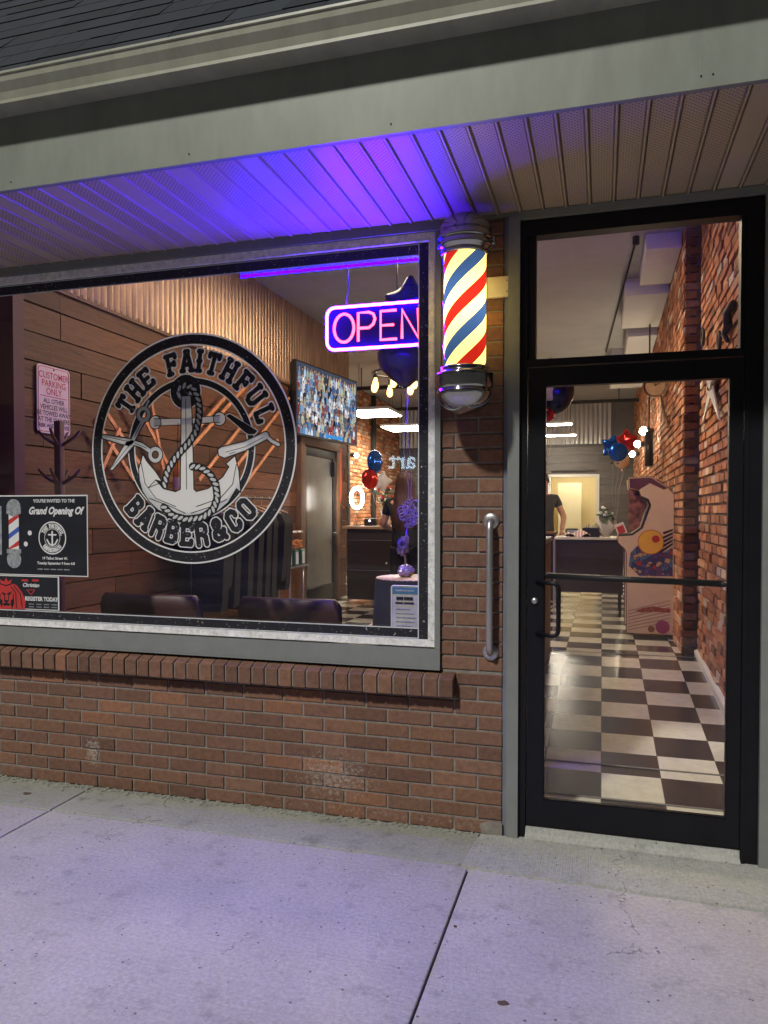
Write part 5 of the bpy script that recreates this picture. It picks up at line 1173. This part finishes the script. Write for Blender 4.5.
q = MB(); q.tube([(wx.x, Yt, tc.z+.05), (wx.x-.01, Yt, tc.z+.16), (wx.x+.01, Yt, tc.z+.3)], .006, 6)
for k in range(9):
    a0 = random.uniform(0, 6.28); pts = []; base = Vector((wx.x-.01, Yt, tc.z+.22+random.uniform(-.06, .15))); dr = Vector((math.cos(a0)*.11, math.sin(a0)*.05, random.uniform(-.02, .1)))
    for j_ in range(36): u = j_/35; pts.append(base+dr*u+Vector((.022*math.cos(j_*.75), .012*math.sin(j_*.75)*.5, .026*math.sin(j_*.75)))*min(1, u*3))
    q.tube(pts, .0028, 4)
q.build('curled_ribbon', M_ribbon, BWt)
e2 = Vector((wx.x+.005, Yt, tc.z+.3))
foil('round', on_y(405, 354, .66), .16, M_foilk, 'round black balloon right behind and below the neon OPEN sign', 0, 0, e2, name='balloon', group='black balloons tied above the draped table')
foil('star', on_y(409, 304, .7), .185, M_foilk, 'black star balloon above the neon OPEN sign', -8, 4, Vector((wx.x+.02, Yt, tc.z+.3)), name='balloon', group='black balloons tied above the draped table')
q = MB(); c = on_y(399, 262, .6)
# notice holder
NH = thing('notice_holder', 'white notice with a blue heading in a clear stand in the lower right window corner', 'notice', (-1.0, .3, 1.0))
a = on_y(391.5, 585.5, .3); b_ = on_y(424, 637, .3)
q = MB(); q.prism(rr(a.x, b_.x, b_.z-.02, a.z, .012), 'y', .3, .306); q.build('sheet', mat('grey_white_sheet', (.40, .39, .40), .5, var=.25, scale=9), NH)
q = MB(); q.tube([(x, .299, z) for x, z in rr(a.x, b_.x, b_.z-.02, a.z, .012)], .0032, 6, closed=True); q.build('edge', M_foilw, NH)
q = MB(); q.prism([(a.x+.006, a.z-.042), (b_.x-.006, a.z-.042), (b_.x-.006, a.z-.008), (a.x+.006, a.z-.008)], 'y', .2975, .299); q.build('heading', mat('teal_print', (.04, .14, .22), .5), NH)
xm = (a.x+on_y(418, 600, .3).x)/2
for (w_, h_, z, m_) in ((.05, .008, a.z-.025, M_pgrey), (.045, .016, a.z-.066, M_pblack), (.05, .009, a.z-.09, M_pblack)):
    q = MB(); q.box((xm-w_, .2962, z-h_/2), (xm-w_*.15, .2974, z+h_/2)); q.build('printed_word', m_, NH); q = MB(); q.box((xm-w_*.05, .2962, z-h_/2), (xm+w_, .2974, z+h_/2)); q.build('printed_word', m_, NH)
q = MB()
for k in range(7): q.box((a.x+.025, .2975, a.z-.125-k*.022), (a.x+random.uniform(.1, .14), .299, a.z-.121-k*.022))
q.build('text_line', M_pgrey, NH)
q = MB(); q.box((a.x+.02, .306, b_.z-.3), (b_.x-.02, .32, b_.z)); q.build('stand', M_bmetal, NH)

# ------------------------------------------------------------------ seen through the door
HW = thing('ramp_divider', 'low brown half wall along the left side of the entrance ramp', 'half wall', (-.45, 2, .1))
q = MB(); q.box((-.5, .6, .1), (-.43, 3.25, 1.27)); q.build('panel', M_dwood, HW); q = MB(); q.rbox((-.53, .57, 1.27), (-.415, 3.28, 1.31), .006); q.build('cap', M_dark, HW)
Yd = 5.75; d0, d1 = on_y(556, 537, Yd), on_y(625, 537, Yd); dz = d0.z
DK = thing('front_desk', 'black fronted desk with pale top and thin legs facing the ramp', 'desk', ((d0.x+d1.x)/2, Yd, FZ))
q = MB(); q.box((d0.x, Yd, .56), (d1.x-.02, Yd+.03, dz-.03)); q.build('front_panel', M_dark, DK)
q = MB(); q.rbox((d0.x-.02, Yd-.03, dz-.03), (d1.x, Yd+.6, dz), .005); q.build('top', mat('pale_top', (.55, .52, .45), .4, var=.05), DK)
for x, y in ((d0.x+.02, Yd), (d1.x-.05, Yd), (d0.x+.02, Yd+.55), (d1.x-.05, Yd+.55)):
    q = MB(); q.box((x-.014, y+.003, FZ), (x+.014, y+.028, .56 if y == Yd else dz-.03)); q.build('leg', M_bmetal, DK)
q = MB(); q.box((d0.x-.03, Yd-.035, FZ), (d0.x-.012, Yd-.015, dz-.03)); q.build('chrome_edge', M_steel, DK)
def od(px, off=.25): return on_y(px, 530, Yd+off).x, Yd+off
x, y = od(572); T = thing('card_terminal', 'small black payment terminal on the left of the desk', 'terminal', (x, y, dz)); q = MB(); q.rbox((x-.08, y-.05, dz+.001), (x+.08, y+.05, dz+.1), .02); q.build('case', M_bmetal, T); q = MB(); q.rbox((x-.06, y-.053, dz+.03), (x+.06, y-.051, dz+.08), .0005); q.build('display', M_pgrey, T)
x, y = od(578, .1)
def stripe_cloth():
    m_, nt, b, N, L = nodes('pink_striped_cloth'); geo = N('ShaderNodeNewGeometry'); w = N('ShaderNodeTexWave'); w.inputs['Scale'].default_value = 9; L(geo.outputs['Position'], w.inputs['Vector'])
    r = N('ShaderNodeValToRGB'); r.color_ramp.interpolation = 'CONSTANT'; r.color_ramp.elements[0].color = (.75, .68, .6, 1); r.color_ramp.elements[1].position = .5; r.color_ramp.elements[1].color = (.5, .22, .3, 1); L(w.outputs['Fac'], r.inputs[0]); L(r.outputs[0], b.inputs['Base Color']); return m_
q = MB(); V = []; 
for i in range(9):
    for k in range(5): V.append((x-.15+.3*i/8, y-.12+.24*k/4, dz+.004+.025*math.sin(i*1.1+k)+.05*math.sin(PI*i/8)*math.sin(PI*k/4)+.02))
q.vf(V, [(i*5+k, (i+1)*5+k, (i+1)*5+k+1, i*5+k+1) for i in range(8) for k in range(4)], None, True); q.box((x-.14, y-.11, dz+.001), (x+.14, y+.11, dz+.004)); tag(q.build('striped_cloth', stripe_cloth()), 'crumpled pink and cream striped cloth on the desk', 'cloth')
x, y = od(591, .15); T = thing('black_basket', 'small black rectangular basket in the middle of the desk', 'basket', (x, y, dz)); q = MB()
for (a_, b__) in (((x-.1, y-.07), (x+.1, y-.062)), ((x-.1, y+.062), (x+.1, y+.07)), ((x-.1, y-.062), (x-.092, y+.062)), ((x+.092, y-.062), (x+.1, y+.062))): q.box((*a_, dz+.001), (*b__, dz+.11))
q.build('side', M_bmetal, T)
q = MB()
for k in range(7): q.box((x-.08+k*.024, y-.04, dz+.01), (x-.066+k*.024, y+.04, dz+.12+.02*(k % 3)))
q.build('cards', M_pgrey, T)
x, y = od(606, .3); bouquet(x, y, dz, .9, 'green plant in white paper wrap on the desk near the arcade cabinet', [(.8, .8, .75)])
q = MB(); 
for k in range(14):
    a = k*2*PI/14; b_ = a+.5; q.face([(x+.03*math.cos(a), y+.03*math.sin(a), dz+.002), (x+.13*math.cos(a), y+.13*math.sin(a), dz+.16+.05*(k % 2)), (x+.13*math.cos(b_), y+.13*math.sin(b_), dz+.14), (x+.03*math.cos(b_), y+.03*math.sin(b_), dz+.002)])
tag(q.build('paper_wrap', M_foilw), 'crinkled white wrapping paper round the green plant on the desk', 'paper')
x, y = od(621, .05); T = thing('gift_box', 'tilted red and white box at the right end of the desk', 'box', (x, y, dz)); q = MB(); RT = Matrix.Rotation(R(-22), 3, 'Y'); q.box((x-.055, y-.04, dz+.02), (x+.055, y+.04, dz+.17), rot=RT); q.build('carton', mat('box_white', (.7, .66, .6), .5), T); q = MB(); q.box((x-.04, y-.043, dz+.05), (x+.04, y-.0405, dz+.14), rot=RT); q.build('red_panel', M_pred, T)
e = Vector((od(614)[0], Yd+.25, dz+.12))
g3 = 'star balloons tied over the front desk'
foil('star', on_y(612, 447, Yd+.1), .17, M_foilb, 'shiny blue star balloon over the front desk, seen through the door', 30, 12, e, group=g3)
foil('star', on_y(626, 441, Yd+.35), .17, M_foilr, 'shiny red star balloon over the front desk, right of the blue one', -20, 0, e, group=g3)
foil('disc', on_y(618, 452, Yd-.1), .11, M_foilb, 'small dark round balloon between the blue and red star balloons', 10, 0, e, group=g3)
foil('disc', on_y(622, 461, Yd+.2), .09, mat('peach_foil', (.8, .5, .3), .3, metal=.3), 'peach coloured balloon underneath the star balloons', 0, 0, e, group=g3)
# dark disc balloon at top left of the door
p = on_y(553, 392, 3.0); e3 = Vector((-.49, 3.0, 1.312)); foil('disc', p, .19, M_foilk, 'big dark blue balloon cut by the upper left corner of the door glass', -25, 0, e3, group='balloons by the ramp divider', depth=.6)
p = on_y(546, 391, 2.9); foil('star', p, .13, M_foilw, 'pale foil balloon in front of the dark one at the upper left of the door', 20, 0, e3, group='balloons by the ramp divider')
p = on_y(546, 414, 2.95); foil('disc', p, .07, M_foilr, 'small red balloon hanging low at the upper left of the door glass', 0, 0, e3, group='balloons by the ramp divider')

# arcade cabinet, its side toward the street
Ya = 4.15; c0 = on_y(626, 634, Ya); 
def AQ(cx, cy): p = on_y(620+cx/5.69, 470+cy/5.69, Ya); return (p.x, p.z)
side = [AQ(*p) for p in [(42, 55), (60, 42), (190, 42), (280, 108), (300, 130), (310, 940), (38, 925), (36, 460), (28, 440), (10, 430), (-12, 405), (-8, 372), (75, 362), (128, 320), (140, 270), (168, 200), (165, 172), (120, 150), (118, 110), (60, 100), (50, 90)]]
side = [AQ(*p) for p in [(48, 45), (180, 40), (275, 105), (306, 140), (306, 940), (38, 925), (38, 470), (26, 445), (8, 430), (-10, 410), (-8, 375), (70, 368), (125, 330), (145, 270), (170, 200), (160, 170), (122, 150), (110, 118), (52, 105)]]
AC = thing('arcade_cabinet', 'tall cream arcade game cabinet with colourful side art standing against the brick wall', 'arcade cabinet', (sum(p[0] for p in side)/len(side), Ya+.3, FZ))
zf = min(p[1] for p in side); side = [(x, max(z, FZ+.01)) for x, z in side]
M_acw = mat('cabinet_cream', (.66, .50, .29), .4, var=.06)
for yy in (Ya, Ya+.58):
    q = MB(); q.prism(side, 'y', yy, yy+.02); q.build('side_panel', M_acw, AC)
    q = MB(); q.tube([(x, yy+.01, z) for x, z in side], .008, 6, closed=True); q.build('edge_trim', mat('maroon_trim_%d' % int(yy*10), (.08, .02, .02), .4), AC)
inn = [(x*.985+.985*.0+.015*AC.location.x, z) for x, z in side]
q = MB(); sc = lambda p: (AC.location.x+(p[0]-AC.location.x)*.93+.012, (p[1]-1.2)*.985+1.2); q.prism([sc(p) for p in side], 'y', Ya+.021, Ya+.579); q.build('body', M_bmetal, AC)
def aprint(name, pts, m_, d): q = MB(); q.face([(x, Ya-.0012*d, z) for x, z in [AQ(*p) for p in pts]]); return q.build(name, m_, AC)
aprint('dark_header', [(52, 48), (178, 44), (270, 104), (250, 112), (170, 75), (120, 105), (110, 115), (56, 103)], mat('deep_plum', (.10, .03, .04), .5, var=.3, scale=12), 1)
aprint('screen_recess', [(44, 108), (108, 122), (118, 152), (156, 176), (160, 198), (135, 270), (118, 322), (66, 358), (44, 350)], M_pblack, 1) if False else None
# marquee graphics and screen surround
MQ = print_mat() if False else mat('marquee_print', (.22, .09, .06), .35, var=.9, scale=22, col2=(.05, .05, .06))
q = MB(); pts = [(50, 100), (108, 120), (120, 155), (150, 182), (150, 205), (128, 270), (108, 322), (66, 352), (50, 350)]; q.prism([AQ(*p) for p in pts], 'y', Ya+.06, Ya+.07); q.build('screen_surround', MQ, AC)
q = MB(); q.tube([(x, Ya+.01, z) for x, z in [AQ(*p) for p in [(-8, 372), (70, 366), (125, 328), (146, 270), (172, 200), (160, 168), (122, 150)]]], .014, 6); q.build('black_edge', M_bmetal, AC)
def print_mat():
    m_, nt, b, N, L = nodes('colour_print'); geo = N('ShaderNodeNewGeometry')
    v = N('ShaderNodeTexVoronoi'); v.inputs['Scale'].default_value = 24; L(geo.outputs['Position'], v.inputs['Vector']); hs = N('ShaderNodeSeparateColor'); L(v.outputs['Color'], hs.inputs[0])
    r = N('ShaderNodeValToRGB'); r.color_ramp.interpolation = 'CONSTANT'; e = r.color_ramp.elements; cs_ = [(.05, .05, .13), (.10, .09, .2), (.35, .05, .04), (.08, .16, .22), (.45, .3, .15), (.12, .05, .12)]
    e[0].color = (*cs_[0], 1); e[1].position = 1/6; e[1].color = (*cs_[1], 1)
    for i in range(2, 6): q = e.new(i/6); q.color = (*cs_[i], 1)
    L(hs.outputs[0], r.inputs[0])
    w = N('ShaderNodeTexVoronoi'); w.feature = 'DISTANCE_TO_EDGE'; w.inputs['Scale'].default_value = 24; L(geo.outputs['Position'], w.inputs['Vector']); l_ = N('ShaderNodeMath'); l_.operation = 'LESS_THAN'; L(w.outputs['Distance'], l_.inputs[0]); l_.inputs[1].default_value = .035
    mx = N('ShaderNodeMix'); mx.data_type = 'RGBA'; L(l_.outputs[0], mx.inputs[0]); L(r.outputs[0], mx.inputs[6]); mx.inputs[7].default_value = (.015, .012, .012, 1); L(mx.outputs[2], b.inputs['Base Color']); b.inputs['Roughness'].default_value = .35; return m_
purp = print_mat()
aprint('lower_art', [(60, 470), (100, 430), (150, 470), (215, 450), (250, 470), (300, 440), (300, 605), (110, 602), (50, 545)], purp, 1)
for k in range(5):
    aprint('art_stripe', [(235+k*3, 470-k*26), (300, 425-k*20), (300, 415-k*20), (232+k*3, 458-k*26)], M_pblack, 2)
q = MB(); c = AQ(175, 410); ring(q, c[0], c[1], 0, .115, Ya-.0032, 32); q.build('round_print', mat('yellow_print', (.75, .42, .05), .4, var=.1), AC)
q = MB(); c = AQ(175, 410); ring(q, c[0], c[1], .112, .12, Ya-.0036, 32); q.build('round_outline', mat('orange_print', (.5, .15, .03), .4), AC)
q = MB(); ring(q, c[0]+.045, c[1]+.03, .0, .035, Ya-.004, 20); q.build('red_dot_print', M_pred, AC)
for k in range(7): aprint('thin_stripe', [(45, 800+k*18), (285, 742+k*20), (285, 745+k*20), (45, 803+k*18)], M_dwood, 1)
aprint('logo_band', [(85, 800), (130, 785), (190, 775), (240, 785), (290, 790), (285, 812), (180, 806), (120, 812)], mat('rust_print', (.28, .08, .04), .4, var=.6, scale=40), 2)
q = MB(); c = AQ(242, 893); ring(q, c[0], c[1], 0, .065, Ya-.003, 24); q.build('round_print', mat('magenta_print', (.30, .06, .12), .4), AC)
q = MB(); c = AQ(178, 905); ring(q, c[0], c[1], .0, .032, Ya-.0034, 20); q.build('round_print', mat('brown_print', (.25, .10, .06), .4), AC)

# wall pieces on the near right brick wall
WSc = thing('wall_scissors', 'oversized open metal scissors mounted on the near right brick wall', 'wall art', (.77, 1.6, 2.4))
def rwp(px, py, X=.765): return on_x(px, py, X)
piv = rwp(712, 388)
M_rust = mat('dark_iron', (.06, .045, .04), .5, metal=.6, var=.4, scale=30); M_blade = mat('pale_blade', (.62, .56, .48), .35, metal=.3, var=.15)
for (tip, hnd, rg) in (((703, 426), (722, 352), (719, 341)), ((721, 421), (704, 352), (703, 337))):
    A, Bv, Cc = rwp(*tip), rwp(*hnd), rwp(*rg); q = MB(); d = (A-piv).normalized(); w = Vector((1, 0, 0)).cross(d)*.06
    X_ = Vector((.012, 0, 0)); q.vf([piv-w-X_, piv+w-X_, A-X_, piv-w, piv+w, A], [(0,1,2),(5,4,3),(0,3,4,1),(1,4,5,2),(2,5,3,0)]); q.build('blade', M_blade, WSc)
    q = MB(); q.tube([piv, piv.lerp(Bv, .8)], [.03, .03], 8); q.build('arm', M_blade, WSc)
    q = MB(); q.tube([piv.lerp(Bv, .8), Bv], [.02, .016], 8)
    q.tube([Cc+Vector((0, .045*math.cos(a), .06*math.sin(a))) for a in [i*PI/10 for i in range(20)]], .013, 6, closed=True); q.build('handle', M_rust, WSc)
q = MB(); q.ball(piv-Vector((.015, 0, 0)), .022, 10); q.build('pivot', M_rust, WSc)
HS = thing('horseshoe_hook', 'dark curved iron hook high on the near right brick wall', 'hook', tuple(rwp(729, 318)))
q = MB(); q.tube([rwp(733, 303), rwp(727, 312), rwp(728, 326), rwp(724, 335), rwp(728, 341)], [.02, .026, .03, .022, .014], 8); q.build('iron', M_rust, HS)
pc = on_y(655, 386, 5.); CK = thing('round_clock', 'round brown clock face hanging from a bracket on the right brick wall above the cane', 'clock', tuple(pc))
MR = Matrix.Translation(pc) @ Matrix.Rotation(R(90), 4, 'X')
q = MB(); q.lathe([(.0005, 0), (.1, 0), (.1, .01), (.118, .012), (.122, .02), (.118, -.03), (.0005, -.03)], n=32, mat=MR); q.build('rim', M_dwood, CK)
q = MB(); q.lathe([(.0005, .006), (.099, .006)], n=28, mat=MR); q.build('face', mat('old_dial', (.4, .26, .14), .5, var=.2, scale=20), CK)
for e_ in ((.05, .04), (-.01, .075)):
    q = MB(); q.tube([pc+Vector((0, -.012, 0)), pc+Vector((e_[0], -.012, e_[1]))], .004, 5); q.build('hand', M_bmetal, CK)
q = MB(); q.tube([pc+Vector((.1, .02, 0)), (.68, 5.02, pc.z)], .01, 6); q.build('bracket', M_bmetal, CK)
q = MB(); q.tube([on_x(661, 396, .64), on_x(664, 412, .64), on_x(668, 427, .64)], .014, 6); tag(q.build('cane', M_dwood), 'dark wooden cane hung slanting under the clock on the right brick wall', 'cane')
VL = thing('vertical_wall_lamp', 'dark vertical tube fitting hung on a rod from the ceiling beside the spot lamps', 'pipe', (.55, 6.5, 2.5))
a, b_ = on_x(649, 432, .55), on_x(649, 466, .55); q = MB(); q.tube([a, b_], .05, 12); q.build('tube_body', M_bmetal, VL); q = MB(); q.tube([a, (a.x, a.y, 4.)], .01, 6); q.build('rod', M_bmetal, VL)

# ------------------------------------------------------------------ people
def skin_mesh(name, verts, edges, radii, m_, parent, sub=2):
    me = bpy.data.meshes.new(name); root = ORG[parent]
    me.from_pydata([Vector(v)-root for v in verts], edges, []); o = bpy.data.objects.new(name, me); COL.objects.link(o); o.parent = parent; me.materials.append(m_)
    s = o.modifiers.new('skin', 'SKIN'); s.use_smooth_shade = True
    for i, r_ in enumerate(radii): me.skin_vertices[0].data[i].radius = (r_, r_) if not isinstance(r_, tuple) else r_
    me.skin_vertices[0].data[0].use_root = True
    sb = o.modifiers.new('sub', 'SUBSURF'); sb.levels = sb.render_levels = sub; return o
M_skin = mat('skin', (.55, .30, .20), .5, var=.08, scale=20); M_hair = mat('brown_hair', (.05, .02, .012), .45, var=.4, scale=30, stretch=(8, 8, .6), bump=.004, bscale=60)
M_hair2 = mat('dark_hair', (.02, .015, .012), .5, var=.3, scale=30); M_tee = mat('charcoal_tee', (.05, .052, .055), .85, var=.15, scale=12, bump=.002, bscale=30)
def person(base, h, yawd, label, arms, mshirt, mpants, hair, long_hair=False, sleeve=.5):
    """arms: list of (elbow, wrist) offsets in body space (x right, y forward, z) for side +1,-1"""
    T = thing('person', label, 'person', base); k = h/1.75; Rm = Matrix.Rotation(R(yawd), 3, 'Z'); o0 = Vector(base)
    def W(x, y, z): return o0 + Rm @ (Vector((x, y, z))*k)
    V = [W(0, 0, .95), W(0, .0, 1.15), W(0, 0, 1.36), W(0, .0, 1.47), W(0, .02, 1.54), W(0, .035, 1.62), W(0, .02, 1.70)]
    rd = [(.15, .11), (.13, .10), (.15, .10), (.06, .055), (.055, .055), (.078, .09), (.06, .07)]
    E = [(0, 1), (1, 2), (2, 3), (3, 4), (4, 5), (5, 6)]
    arm = {}
    for s, (el, wr) in zip((1, -1), arms):
        i = len(V); V += [W(s*.19, 0, 1.40), W(*el), W(*wr)]; rd += [.058, .043, .03]; E += [(2, i), (i, i+1), (i+1, i+2)]; arm[s] = (i, i+1, i+2)
    for s in (1, -1):
        i = len(V); V += [W(s*.1, 0, .86), W(s*.11, .02, .48), W(s*.11, 0, .08), W(s*.12, .13, .03)]; rd += [.085, .06, .042, .035]; E += [(0, i), (i, i+1), (i+1, i+2), (i+2, i+3)]
    rd = [tuple(x*k for x in r_) if isinstance(r_, tuple) else r_*k for r_ in rd]
    skin_mesh('body', V, E, rd, M_skin, T)
    # hands: palm and five fingers
    for s in (1, -1):
        el, wr = Vector(arms[0 if s == 1 else 1][0]), Vector(arms[0 if s == 1 else 1][1]); d = (wr-el).normalized(); sd = d.cross(Vector((0, 0, 1))); sd = sd.normalized() if sd.length > .1 else Vector((1, 0, 0))
        hv = [wr, wr+d*.05, wr+d*.09]; hr = [.022, .026, .022]; he = [(0, 1), (1, 2)]
        for f_, off in enumerate((-.03, -.01, .01, .028)):
            i = len(hv); hv += [wr+d*.11+sd*off, wr+d*(.145+.01*(f_ in (1, 2)))+sd*off*1.1+Vector((0, 0, -.012))]; hr += [.0095, .0075]; he += [(2, i), (i, i+1)]
        i = len(hv); hv += [wr+d*.05+sd*-.045+Vector((0, 0, -.01)), wr+d*.08+sd*-.055+Vector((0, 0, -.02))]; hr += [.011, .009]; he += [(1, i), (i, i+1)]
        skin_mesh('hand', [W(*v) for v in hv], he, [r_*k for r_ in hr], M_skin, T, 1)
    # shirt
    V2 = [W(0, 0, .80), W(0, 0, 1.12), W(0, 0, 1.37), W(0, .0, 1.45)]; r2 = [(.19, .15), (.165, .135), (.172, .125), (.08, .075)]; E2 = [(0, 1), (1, 2), (2, 3)]
    for s in (1, -1):
        el = Vector(arms[0 if s == 1 else 1][0]); sh = Vector((s*.19, 0, 1.40)); i = len(V2); V2 += [W(*sh), W(*sh.lerp(el, sleeve))]; r2 += [.072, .06]; E2 += [(2, i), (i, i+1)]
        if sleeve >= 1: wr = Vector(arms[0 if s == 1 else 1][1]); V2.append(W(*el.lerp(wr, .9))); r2.append(.042); E2.append((i+1, i+2))
    skin_mesh('shirt', V2, E2, [tuple(x*k for x in r_) if isinstance(r_, tuple) else r_*k for r_ in r2], mshirt, T)
    V3 = [W(0, 0, 1.0)]; r3 = [(.165, .125)]; E3 = []
    for s in (1, -1): i = len(V3); V3 += [W(s*.1, 0, .84), W(s*.11, .02, .48), W(s*.11, 0, .1)]; r3 += [.1, .075, .06]; E3 += [(0, i), (i, i+1), (i+1, i+2)]
    skin_mesh('trousers', V3, E3, [tuple(x*k for x in r_) if isinstance(r_, tuple) else r_*k for r_ in r3], mpants, T)
    # face and hair
    hc_ = W(0, .025, 1.655)
    q = MB(); q.ball(W(0, .125, 1.625), .016*k, 8); q.build('nose', M_skin, T)
    for s in (1, -1):
        q = MB(); q.ball(W(s*.032, .112, 1.655), .011*k, 8); q.build('eye', M_hair2, T); q = MB(); q.ball(W(s*.085, .02, 1.645), .022*k, 8, None, (.5, 1, 1.3)); q.build('ear', M_skin, T)
    q = MB(); q.box(W(-.025, .118, 1.588)-Vector((.0, 0, 0)), W(-.025, .118, 1.588)+Vector((.05*k, .006, .008))); q.build('mouth', MATS.get('lips') or mat('lips', (.35, .1, .09), .5), T)
    q = MB(); M4 = Matrix.Translation(W(0, .005, 1.685)) @ Matrix.Rotation(R(yawd), 4, 'Z'); q.lathe([(.001, .085), (.05, .075), (.085, .04), (.098, 0), (.092, -.05), (.075, -.09)], n=20, mat=M4 @ Matrix.Diagonal((k, k*1.06, k, 1)) @ Matrix.Translation((0, -.018, 0)))
    q.build('hair', hair, T) if not long_hair else None
    if long_hair:
        q.bm.free(); q = MB(); M4 = Matrix.Translation(W(0, -.02, 1.685)) @ Matrix.Rotation(R(yawd), 4, 'Z')
        V = []; n = 28; prof = [(.001, .088, 0), (.055, .078, 0), (.092, .04, 0), (.108, -.02, 0), (.115, -.1, -.01), (.13, -.2, -.02), (.15, -.32, -.035), (.16, -.45, -.05), (.14, -.56, -.06), (.08, -.64, -.06)]
        for (r_, z, yo) in prof:
            for j_ in range(n):
                a = 2*PI*j_/n; fr = max(0, math.sin(a)); rr2 = r_*(1+.05*math.sin(a*7+z*9))
                V.append(M4 @ Vector((rr2*math.cos(a)*k, (rr2*math.sin(a)*(.75 if z > -.1 else .45)+yo)*k - (fr*.06*k if -.15 < z < .0 else 0), z*k)))
        q.vf(V, [(i*n+j_, i*n+(j_+1) % n, (i+1)*n+(j_+1) % n, (i+1)*n+j_) for i in range(len(prof)-1) for j_ in range(n)], None, True); q.build('hair', hair, T)
    return T
pm = on_y(551, 500, 7.6)
person((pm.x-.12, 7.6, FZ), 1.78, 200, 'man in charcoal T-shirt standing behind the desk, one hand down on the counter', [((.3, .1, 1.15), (.22, .32, 1.0)), ((-.3, .05, 1.13), (-.2, .26, .95))], M_tee, M_cloth, M_hair2)
pw = on_y(404, 500, 4.4)
person((pw.x+.02, 4.4, FZ), 1.66, 8, 'woman with long brown hair and black clothes standing with her back to the window', [((.3, .06, 1.16), (.26, .3, 1.22)), ((-.27, .03, 1.14), (-.2, .28, 1.1))], M_cloth, M_cloth, M_hair, True, .6)
# counter the man leans on
q = MB(); q.rbox((-1.6, 7.05, FZ), (-.62, 7.5, FZ+.92), .01); SC = thing('side_counter', 'dark counter under the hands of the man in the T-shirt', 'counter', (-1.1, 7.3, FZ)); q.build('cabinet', M_dark, SC); q = MB(); q.rbox((-1.62, 7.02, FZ+.92), (-.6, 7.52, FZ+.95), .005); q.build('top', M_dwood, SC)

# ------------------------------------------------------------------ across the street (only seen mirrored in glass and chrome)
XB = thing('opposite_building', 'dark low building across the street with a lit sign', 'building', (0, -25, -.1))
q = MB(); q.box((-40, -33, -.16), (30, -25, 6.5)); q.build('wall', mat('dark_stucco', (.09, .085, .08), .8), XB)
for k in range(6):
    q = MB(); q.rbox((-34+k*9, -25.05, .8), (-29+k*9, -24.99, 3.0), .02); wd = q.build('window', M_bmetal, XB)
    q = MB(); q.box((-33.8+k*9, -24.985, .95), (-29.2+k*9, -24.975, 2.85)); q.build('pane', emis('shop_glow_%d' % k, (1, .8, .55), .25), wd)
p = on_y(402, 461, 24.9); k_ = MB(); M4 = Matrix(((-1, 0, 0, p.x), (0, 0, 1, -24.9), (0, 1, 0, p.z), (0, 0, 0, 1))); k_.add_mesh(text_mesh('art', .95, 0, .015), M4)
SG = k_.build('sign_letters', emis('street_sign_glow', (.65, .9, 1), 13), XB)
# ------------------------------------------------------------------ light
sun_d = Vector((.42, 1.0, -1.10)).normalized()     # travel direction: lit from the street, upper left
sl_ = bpy.data.lights.new('sun', 'SUN'); so_ = bpy.data.objects.new('sun', sl_); COL.objects.link(so_)
sl_.energy = SUN_E; sl_.angle = R(4.0); sl_.color = (1.0, .97, .86)
so_.rotation_euler = sun_d.to_track_quat('-Z', 'Y').to_euler(); so_.location = (-4, -9, 9)
w = bpy.data.worlds.new('World'); scene.world = w; w.use_nodes = True; nt = w.node_tree
sk = nt.nodes.new('ShaderNodeTexSky'); sk.sky_type = 'NISHITA'; sk.sun_disc = False
sk.sun_elevation = R(2.0); sk.sun_rotation = math.atan2(-sun_d.x, -sun_d.y)
nt.links.new(sk.outputs[0], nt.nodes['Background'].inputs[0]); nt.nodes['Background'].inputs[1].default_value = SKY_S
vs = scene.view_settings; scene.display_settings.display_device = 'sRGB'; vs.view_transform = 'Standard'; vs.look = 'None'; vs.exposure = EXPO; vs.gamma = 1; vs.use_curve_mapping = False
scene.render.resolution_x = 768; scene.render.resolution_y = 1024
scene.render.engine = 'CYCLES'
cy_ = scene.cycles; cy_.max_bounces = 8; cy_.transparent_max_bounces = 16; cy_.sample_clamp_indirect = 4; cy_.caustics_reflective = False; cy_.caustics_refractive = False
